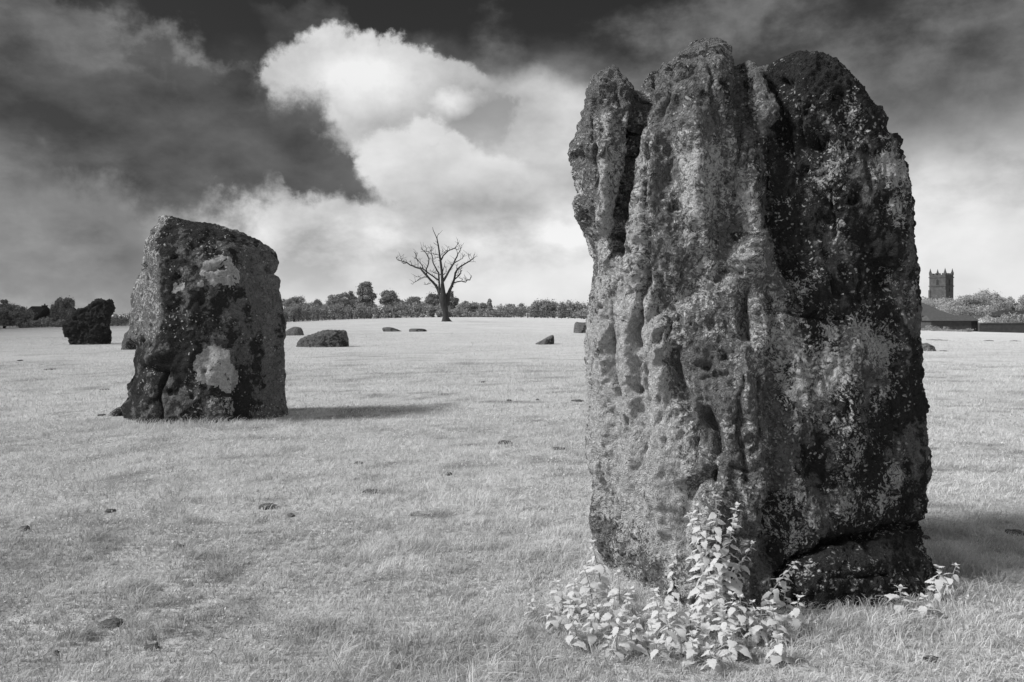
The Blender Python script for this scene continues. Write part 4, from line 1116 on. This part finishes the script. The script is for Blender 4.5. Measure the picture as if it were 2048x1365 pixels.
def buildings():
    church()
    # left: thatched house behind the bushes
    r, k, X0, zg = gable_house('dark thatched house with a gable chimney behind the left bushes', 'thatched_house', 'house', 40, 71, 655, 634, 612.5, 145, 7.0, M['thatch'], M['brick'], chim=((67, 609.5),))
    for i in range(2): opening(r, 0.5 + 1.3 * i, 1.2 + 1.3 * i, 1.0, 2.0, 'window', M['louvre'])
    r, k, X0, zg = gable_house('low dark range between the two thatched houses', 'outbuilding', 'building', 71.5, 96, 655, 637, 626, 147, 4.0, M['thatch'], M['brick'])
    opening(r, 0.8, 1.6, 0.2, 2.0, 'door', M['plank'])
    r, k, X0, zg = gable_house('second thatched house with steep gable beside the brush-shaped tree', 'thatched_house', 'house', 96.5, 125, 655, 634, 612.5, 146, 7.0, M['thatch'], M['brick'], chim=((98.5, 610),))
    opening(r, 0.4, 1.0, 1.0, 2.0, 'window', M['louvre'])
    r, k, X0, zg = gable_house('far roof with a chimney showing left of the black stone', 'cottage', 'house', 146, 166, 655, 632, 616, 170, 6.0, M['thatch'], M['brick'], chim=((160, 613),))
    opening(r, 0.5, 1.2, 1.0, 2.0, 'window', M['louvre'])
    # right: barns in front of the church
    r, k, X0, zg = gable_house('tall dark barn roof beside the right edge of the tall stone', 'barn', 'barn', 1790, 1872, 655, 618, 604.5, 172, 9.0, M['slate'], M['plank'], hip=0.08)
    r, k, X0, zg = gable_house('long open-fronted barn with a wide sloping slate roof', 'barn', 'barn', 1800, 1908, 660, 631, 612, 146, 11.0, M['slate'], M['plank'], hip=0.2)
    w = 108 * k
    for i in range(4):
        a = w * 0.46 + i * w * 0.13
        opening(r, a, a + w * 0.115, 0.3, CAM_H - (632 - HY) * k - zg - 0.25, 'opening', M['louvre'], -0.05, False)  # dark panels on the wall, coloured as the shade inside the open bays
    for i in range(7):
        a = w * 0.2 + i * 0.36
        m = MB(); m.box((a, -0.09, 0.2), (a + 0.3, -0.03, CAM_H - (632.5 - HY) * k - zg - 0.3)); m.build('plank', M['plank'], r)
    r, k, X0, zg = gable_house('low dark shed with a boarded right end beside the pasture', 'shed', 'shed', 1862, 1956, 664, 640.5, 631, 128, 4.0, M['slate'], M['brick'], hip=0.04)
    w = 94 * k; ze = CAM_H - (641 - HY) * k - zg
    for i in range(3):
        a = w - 1.05 + i * 0.33
        m = MB(); m.box((a, -0.1, 0.2), (a + 0.3, -0.02, ze - 0.25)); m.build('plank', M['louvre'], r)
    r, k, X0, zg = gable_house('dark cottage roof with a chimney at the right edge of the picture', 'cottage', 'house', 2016, 2085, 650, 631, 621, 170, 6.0, M['thatch'], M['brick'], chim=((2043, 614),))
    opening(r, 1.0, 1.8, 1.0, 2.0, 'window', M['louvre'])
    # dark wall on the right
    k = 127.0 / F
    X0 = (1959 - HX) * k; X1 = (2120 - HX) * k
    zg = gz1(X0, 127) - 1.0
    root = obj('garden_wall', None, loc=(X0, 127, zg)); tag(root, 'dark coped garden wall running to the right edge of the picture', 'wall')
    zt = CAM_H - (646.5 - HY) * k - zg
    m = MB(); m.box((0, 0, 0), (X1 - X0, 0.45, zt - 0.12)); m.build('masonry', M['brick'], root)
    m = MB(); m.prism([(0, zt - 0.12), (X1 - X0, zt - 0.12), (X1 - X0, zt), (0, zt)], -0.06, 0.51); m.build('coping', M['brick'], root)
    # post and rail fence by the tall stone
    Y = 125.5; k = Y / F
    xs = [988 + 13.5 * i for i in range(15)]
    X0 = (xs[0] - HX) * k; z0 = gz1(X0, Y)
    root = obj('fence', None, loc=(X0, Y, z0)); tag(root, 'wooden post and rail fence between the dead tree and the tall stone', 'fence')
    P = []
    pm = None
    for x in xs:
        X = (x - HX) * k; z = gz1(X, Y)
        P.append((X - X0, z - z0))
        if pm is None:
            m = MB(); m.box((-0.07, -0.07, -0.3), (0.07, 0.07, 1.25)); pm = m.mesh('post'); pm.materials.append(M['rail'])
        obj('post', pm, None, root, (X - X0, 0, z - z0))
    for h in (0.45, 0.8, 1.12):
        for (a, za), (b, zb) in zip(P[:-1], P[1:]):
            m = MB(); m.tube([(a + 0.07, 0, za + h), (b - 0.07, 0, zb + h)], [0.05, 0.05], 4); m.build('rail', M['rail'], root)
buildings()

# ------------------------------------------------------------------ clods and dung in the grass
def clods():
    spots = [(717, 929, 17, 9, 'three-cornered dark clod in the grass, right of the broad stone'), (898, 951, 14, 6, 'small flat dark clod in the middle of the pasture'),
             (745, 985, 42, 6, 'long thin dark dung streak in the middle of the grass'), (580, 1034, 20, 6, 'flat dark dung pat below the broad standing stone'),
             (536, 1016, 36, 11, 'wide dark bare patch of soil in the front left grass'), (1018, 802, 11, 5, 'small dark clod halfway between the tree and the front grass'),
             (1075, 801, 9, 4, 'tiny dark clod just left of the tall stone, further in'), (1155, 803, 26, 3.5, 'thin dark bar of dung touching the left edge of the tall stone'),
             (1010, 887, 30, 7, 'faint wide clod a little left of the tall stone'), (1118, 899, 28, 4, 'faint thin dung streak beside the tall stone'),
             (220, 1025, 20, 8, 'dark pat in the left grass below the broad stone'), (210, 780, 17, 4, 'thin dark bar of dung left of the broad stone'),
             (203, 832, 15, 4, 'small dark clod by the boulder at the foot of the broad stone'), (40, 722, 11, 4, 'small dark clod near the left edge of the pasture'),
             (100, 740, 22, 4, 'thin dark streak below the black standing stone'), (1872, 681, 36, 4, 'long low dark mound right of the tall stone, far off'),
             (1978, 682, 18, 4, 'short dark mound in front of the garden wall'), (2030, 683, 18, 4, 'faint dark mound at the far right of the pasture'),
             (1887, 703, 16, 3, 'thin dark streak beside the square-ended stone'), (50, 1060, 22, 8, 'dark pat at the left edge of the grass'),
             (358, 1097, 18, 8, 'round dark clod in the front left grass'), (225, 1250, 52, 15, 'broad dark bare patch low on the left'), (112, 1311, 12, 8, 'small black clod in the bottom left corner'),
             (305, 1300, 30, 14, 'dark bare patch of soil near the bottom left'), (1862, 1322, 30, 9, 'dark dung pat in the grass below the right nettles'), (1850, 1078, 18, 9, 'dark clod right against the right foot of the tall stone'),
             (2030, 1068, 40, 10, 'dark streak at the right edge beside the tall stone'), (965, 765, 12, 4, 'tiny dark clod beyond the middle of the pasture')]
    for i, (px, py, w, h, lab) in enumerate(spots):
        rs = np.random.RandomState(100 + i)
        b = hit(px, py)
        k = b.y / F
        R = 0.5 * w * k; dep = min(R * 1.2, max(R * 0.5, 0.5 * h * k * b.y / 1.6))
        hz = 0.22 * h * k + 0.008
        nr_, na = 6, 18
        V = [(0, 0, hz)]; T = []; Q = []
        for r in range(1, nr_ + 1):
            for a in range(na):
                t = 2 * math.pi * a / na
                f = r / nr_
                V.append((R * f * math.cos(t), dep * f * math.sin(t), hz * math.cos(f * 1.57) - (0.03 if r == nr_ else 0)))
        V = np.array(V)
        nz = fbm(V * np.array([3 / R, 3 / dep, 0]) * 0.8 + i * 3.3, 3, 0.6, i)
        V[:, :2] *= (1 + 0.8 * nz)[:, None]; V[:, 2] += hz * 0.7 * nz
        for a in range(na):
            T.append((0, 1 + a, 1 + (a + 1) % na))
            for r in range(nr_ - 1):
                Q.append((1 + r * na + a, 1 + (r + 1) * na + a, 1 + (r + 1) * na + (a + 1) % na, 1 + r * na + (a + 1) % na))
        o = obj('dung_pat', mesh_np('dung_pat', V, T, Q), M['dung'], None, (b.x, b.y, b.z + 0.010))
        tag(o, lab, 'clod', 'dark clods in the grass')
clods()

# ------------------------------------------------------------------ nettles
def nettle_leaf(rs):
    """serrated heart-shaped leaf, length 1 along +x, drooping"""
    n = 11
    V = []; T = []; Q = []
    for i in range(n):
        t = i / (n - 1)
        w = 0.33 * (math.sin(math.pi * min(1, t * 0.93 + 0.07) ** 0.75) ** 0.9) * (1 - 0.15 * t) if 0 < i < n - 1 else (0.10 if i == 0 else 0.0)
        tooth = (1.14 if i % 2 else 0.9)
        z = 0.10 * math.sin(t * 2.2) - 0.34 * t * t
        x = t
        V += [(x - 0.02, -w * tooth, z - 0.10 * w + 0.10 * w * w), (x, 0, z - 0.045 * (1 - t)), (x - 0.02, w * tooth, z - 0.10 * w)]
    for i in range(n - 1):
        a = 3 * i; b = a + 3
        Q += [(a, a + 1, b + 1, b), (a + 1, a + 2, b + 2, b + 1)]
    V = np.array(V); V[:, 2] += 0.02 * rs.normal(size=len(V)); V[:, 2] += 0.05 * np.sin(V[:, 0] * 5 + rs.rand() * 6) * np.abs(V[:, 1]) * 3
    return mesh_np('leaf', V, None, Q)

def nettles():
    rs = np.random.RandomState(4)
    leaf_me = [nettle_leaf(rs) for _ in range(5)]
    for me in leaf_me: me.materials.append(M['nettle'])
    # (top px, top py, base px, base py, leaf size m, label)
    spec = [(1432, 993, 1432, 1248, .062, 'tallest nettle, its tip reaching up the dark stone face'), (1392, 1012, 1424, 1244, .060, 'tall nettle leaning left beside the tallest nettle'),
            (1475, 1012, 1440, 1250, .060, 'tall nettle leaning right beside the tallest nettle'), (1379, 1030, 1418, 1240, .056, 'leftmost stem of the tall nettle clump'),
            (1505, 1088, 1450, 1246, .060, 'right arching nettle of the tall clump'), (1349, 1113, 1346, 1215, .050, 'slim nettle on its own left of the tall clump'),
            (1183, 1086, 1205, 1208, .085, 'large-leaved nettle against the left foot of the tall stone'), (1170, 1140, 1185, 1215, .090, 'broad round-leaved nettle at the lower left of the stone'),
            (1236, 1146, 1240, 1230, .075, 'nettle in front of the lower left stone edge'), (1113, 1166, 1120, 1230, .075, 'nettle at the outer left of the patch, upper one'),
            (1062, 1205, 1070, 1240, .075, 'outermost nettle on the left side of the patch'), (1140, 1200, 1146, 1252, .075, 'nettle between the outer left plants'),
            (1180, 1236, 1184, 1280, .080, 'leafy nettle low on the left of the patch'), (1216, 1278, 1222, 1312, .080, 'low nettle at the front left of the patch'),
            (1262, 1180, 1266, 1255, .075, 'nettle below the bright left stone face'), (1309, 1184, 1312, 1262, .085, 'nettle with long drooping leaves left of centre'),
            (1352, 1214, 1356, 1282, .085, 'full leafy nettle at the centre of the patch'), (1392, 1250, 1396, 1308, .090, 'dense low nettle in the front centre'),
            (1385, 1286, 1388, 1330, .085, 'low front nettle below the centre of the patch'), (1418, 1298, 1424, 1345, .080, 'lowest nettle at the bottom of the patch'),
            (1465, 1262, 1466, 1318, .100, 'brightest broad nettle at the front, left of two'), (1555, 1278, 1556, 1325, .095, 'bright broad nettle at the front, right of two'),
            (1541, 1208, 1545, 1275, .085, 'dark-backed nettle in front of the shaded stone foot'), (1598, 1196, 1588, 1275, .080, 'upright nettle furthest right in the main patch'),
            (1591, 1126, 1528, 1232, .055, 'thin nettle stem leaning far to the right over the dark stone'), (1312, 1288, 1316, 1322, .080, 'low nettle at the front between left and centre'),
            (1430, 1160, 1436, 1262, .080, 'bushy nettle filling the middle of the tall clump'), (1400, 1180, 1410, 1268, .075, 'bushy nettle left of the middle of the clump'),
            (1480, 1195, 1484, 1275, .060, 'fine-leaved nettle right of the tall clump'), (1505, 1205, 1506, 1285, .055, 'small twiggy nettle right of the fine-leaved one'),
            (1446, 1225, 1450, 1296, .055, 'small twiggy nettle below the bushy middle'), (1270, 1240, 1274, 1296, .080, 'nettle in the left front thicket'),
            (1340, 1258, 1344, 1310, .085, 'nettle with pale hanging leaves in the front'), (1801, 1178, 1800, 1222, .085, 'pale nettle at the right foot of the tall stone, left of three'),
            (1846, 1196, 1846, 1232, .085, 'pale nettle at the right foot of the tall stone, middle of three'), (1878, 1136, 1874, 1200, .085, 'pale nettle at the right foot of the tall stone, tallest of three'),
            (1912, 1132, 1900, 1190, .060, 'small nettle beyond the three at the right foot'), (1944, 1184, 1912, 1215, .030, 'pale feathery sprig lying out to the right of the stone'),
            (1100, 1218, 1104, 1262, .075, 'small nettle in the left fringe of the patch'), (1150, 1252, 1154, 1290, .075, 'small nettle in the left front fringe of the patch')]
    order = ['first', 'second', 'third', 'fourth', 'fifth', 'sixth', 'seventh', 'eighth', 'ninth', 'tenth', 'eleventh']
    for q in range(22):
        row = 'front' if q < 11 else 'middle'
        bx = 1120 + 460 * ((q % 11) + rs.uniform(0.15, 0.85)) / 11; by = (rs.uniform(1296, 1330) if q < 11 else rs.uniform(1252, 1285)) - 0.00045 * (bx - 1390) ** 2
        spec.append((bx + rs.uniform(-12, 12), by - rs.uniform(45, 85), bx, by, rs.uniform(.055, .085), 'low leafy nettle, %s from the left in the %s row of the patch' % (order[q % 11], row)))
    for si, (tx, ty, bx, by, ls, lab) in enumerate(spec):
        b = hit(bx, by)
        top = at(tx, ty, b.y + rs.uniform(-0.06, 0.06))
        H = max(0.06, top.z - b.z)
        root = obj('nettle', None, loc=b)
        tag(root, lab, 'nettle', 'nettles at the foot of the tall stone')
        v = top - b
        def sp(t): return Vector((v.x * t ** 1.5, v.y * t, v.z * (t ** 0.9) if t > 0 else 0))
        pts = [sp(t) for t in np.linspace(0, 1, 9)]
        mb = MB(); mb.tube([Vector((0, 0, -0.03))] + pts, [0.0042] + list(np.linspace(0.004, 0.0016, 9)), 6)
        mb.build('stem', M['nettle_stem'], root, True)
        nodes = max(3, int(v.length / (0.024 if ls > 0.05 else 0.023)))
        a0 = rs.rand() * 3.14
        for i in range(nodes + 1):
            t = (i + 0.6) / (nodes + 0.6)
            if t < 0.12 and nodes > 4: continue
            p = sp(min(t, 1.0))
            L = (0.86 if ls > 0.07 else 1.1) * ls * (1.25 if rs.rand() < 0.2 else 1.0) * (1.15 - 0.75 * t ** 2.2) * rs.uniform(0.8, 1.15)
            if H > 0.45 and t < 0.5: L *= 1.15
            for sgn in (0, math.pi):
                if rs.rand() < 0.06: continue
                o = obj('leaf', leaf_me[rs.randint(5)], None, root)
                yaw = a0 + sgn + (math.pi / 2) * (i % 2) + rs.normal() * 0.3
                pitch = rs.normal() * 0.28 + 0.32 - 0.55 * max(0, t - 0.75) * 3
                roll = rs.normal() * 0.3
                R_ = Matrix.Rotation(yaw, 4, 'Z') @ Matrix.Rotation(pitch, 4, 'Y') @ Matrix.Rotation(roll, 4, 'X')
                off = R_ @ Vector((0.22 * L, 0, 0))
                o.matrix_local = Matrix.Translation(p + off * 0.6) @ R_ @ Matrix.Scale(L, 4)
        # top rosette
        for kx in range(4):
            o = obj('leaf', leaf_me[rs.randint(5)], None, root)
            R_ = Matrix.Rotation(a0 + kx * 1.57 + 0.6, 4, 'Z') @ Matrix.Rotation(-0.7 + rs.normal() * 0.15, 4, 'Y')
            o.matrix_local = Matrix.Translation(v) @ R_ @ Matrix.Scale(ls * 0.42, 4)
nettles()

# ------------------------------------------------------------------ grass
def grass():
    rs = np.random.RandomState(11)
    Vs = []; Ts = []; Qs = []; Tn = []; k = 0
    zones = [(3.0, 6.2, 190000, 1.0), (6.2, 12, 190000, 1.25), (12, 26, 150000, 2.0), (26, 60, 90000, 3.4)]
    for (y0, y1, n, wsc) in zones:
        Y = np.sqrt(rs.rand(n) * (y1 ** 2 - y0 ** 2) + y0 ** 2)
        hw = 0.70 * Y + 0.8
        X = (rs.rand(n) * 2 - 1) * hw
        # pull blades together into tufts
        P = np.stack([X, Y, np.zeros(n)], 1)
        cell = 0.07 * wsc
        ci = np.floor(P[:, :2] / cell)
        hsh = np.sin(ci[:, 0] * 127.1 + ci[:, 1] * 311.7) * 43758.5453; hx = hsh - np.floor(hsh)
        hsh = np.sin(ci[:, 0] * 269.5 + ci[:, 1] * 183.3) * 24634.6345; hy = hsh - np.floor(hsh)
        ctr = (ci + np.stack([hx, hy], 1)) * cell
        pull = 0.45 * rs.rand(n)
        P[:, :2] += (ctr - P[:, :2]) * pull[:, None]
        lowf = fbm(P * 0.9, 3, 0.55, 3); midf = fbm(P * 4.0, 3, 0.55, 9)
        thin = thin_turf(P)
        keep = rs.rand(n) > 0.6 * thin
        P = P[keep]; n = len(P); lowf = lowf[keep]; midf = midf[keep]; thin = thin[keep]; hx = hx[keep]; hy = hy[keep]
        px = HX + F * P[:, 0] / P[:, 1]; py = HY + F * CAM_H / P[:, 1]
        longg = np.exp(-((px - 900) / 330) ** 2 - ((py - 1340) / 70) ** 2) + 0.9 * np.exp(-((px - 1700) / 250) ** 2 - ((py - 1260) / 50) ** 2) + 0.35 * np.exp(-((px - 1250) / 160) ** 2 - ((py - 1240) / 60) ** 2)
        foot = np.exp(-((np.abs(P[:, 0] + 4.75) / 1.25) ** 4) - ((P[:, 1] - 11.45) / 0.28) ** 2) + 0.7 * np.exp(-((np.abs(P[:, 0] - 2.2) / 0.5) ** 4) - ((P[:, 1] - 4.5) / 0.15) ** 2)
        clov = sstep(P[:, 0], 0.8, -2.6) * sstep(P[:, 1], 10.0, 4.5) * sstep(fbm(P * 2.0 + 31, 3, 0.65, 43), -0.35, 0.3)
        tuss = sstep(fbm(P * 2.3 + 7, 3, 0.6, 23), 0.05, 0.5)
        L = (0.022 + 0.026 * np.clip(0.5 + lowf + 0.7 * midf, 0, 1.6) + 0.055 * tuss + 0.045 * longg + 0.10 * foot * rs.rand(n)) * (0.55 + 0.9 * rs.rand(n)) * (1 - 0.5 * thin)
        L *= 1.0 + 0.3 * (wsc - 1)
        w = (0.0015 + 0.0013 * rs.rand(n)) * wsc
        ang = rs.rand(n) * 6.283
        lean = 0.3 + 0.9 * rs.rand(n) + 0.35 * tuss
        fa = 3.0 * fbm(P * 1.1, 2, 0.5, 27) + 5.0 * (hx - 0.5) + 1.2 * rs.normal(size=n)
        ldx = np.cos(fa) + 0.25; ldy = np.sin(fa)
        wx = np.cos(ang) * w; wy = np.sin(ang) * w
        z0 = gz(P[:, 0], P[:, 1]) - 0.006
        b = np.stack([P[:, 0], P[:, 1], z0], 1)
        m = b + np.stack([ldx * lean * L * 0.35, ldy * lean * L * 0.35, L * 0.62], 1)
        t = b + np.stack([ldx * lean * L * 1.0, ldy * lean * L * 1.0, L * (1.02 - 0.25 * lean)], 1)
        W = np.stack([wx, wy, np.zeros(n)], 1)
        tint = np.clip(0.52 + 0.40 * lowf + 0.35 * midf + 0.18 * rs.normal(size=n) - 0.45 * thin - 0.38 * clov, 0, 1)
        if wsc < 3:
            V = np.stack([b - W, b + W, m + W * 0.8, m - W * 0.8, t], 1).reshape(-1, 3)
            i = np.arange(n) * 5 + k
            Qs.append(np.stack([i, i + 1, i + 2, i + 3], 1)); Ts.append(np.stack([i + 3, i + 2, i + 4], 1))
            Tn.append(np.repeat(tint, 5)); k += 5 * n
        else:
            V = np.stack([b - W, b + W, t], 1).reshape(-1, 3)
            i = np.arange(n) * 3 + k
            Ts.append(np.stack([i, i + 1, i + 2], 1)); Tn.append(np.repeat(tint, 3)); k += 3 * n
        Vs.append(V)
    # clover and other small leaves low in the sward
    n = 90000
    Y = np.sqrt(rs.rand(n) * (14 ** 2 - 3.0 ** 2) + 9.0); X = (rs.rand(n) * 2 - 1) * (0.70 * Y + 0.8)
    P = np.stack([X, Y, np.zeros(n)], 1)
    cl = fbm(P * 1.6 + 21, 3, 0.6, 35)
    P = P[rs.rand(n) < sstep(cl, -0.15, 0.3)]; n = len(P)
    P[:, 2] = gz(P[:, 0], P[:, 1]) + 0.006 + 0.022 * rs.rand(n)
    a = rs.rand(n) * 6.283; sz = (0.003 + 0.005 * rs.rand(n)) * (0.8 + 0.06 * P[:, 1])
    A = np.stack([np.cos(a), np.sin(a), 0.35 * rs.normal(size=n)], 1) * sz[:, None]; B = np.stack([-np.sin(a), np.cos(a), 0.35 * rs.normal(size=n)], 1) * sz[:, None]
    V = np.stack([P - A, P - B, P + A, P + B], 1).reshape(-1, 3); i = np.arange(n) * 4 + k
    Vs.append(V); Qs.append(np.stack([i, i + 1, i + 2, i + 3], 1)); Tn.append(np.repeat(np.where(rs.rand(n) < 0.3, -0.35, 0.45) + 0.5 * rs.rand(n), 4)); k += 4 * n
    me = mesh_np('grass', np.concatenate(Vs), np.concatenate(Ts), np.concatenate(Qs))
    attr(me, 'tint', np.concatenate(Tn))
    tag(obj('grass', me, M['grass']), 'short pale pasture grass with darker thin patches', kind='stuff')
grass()
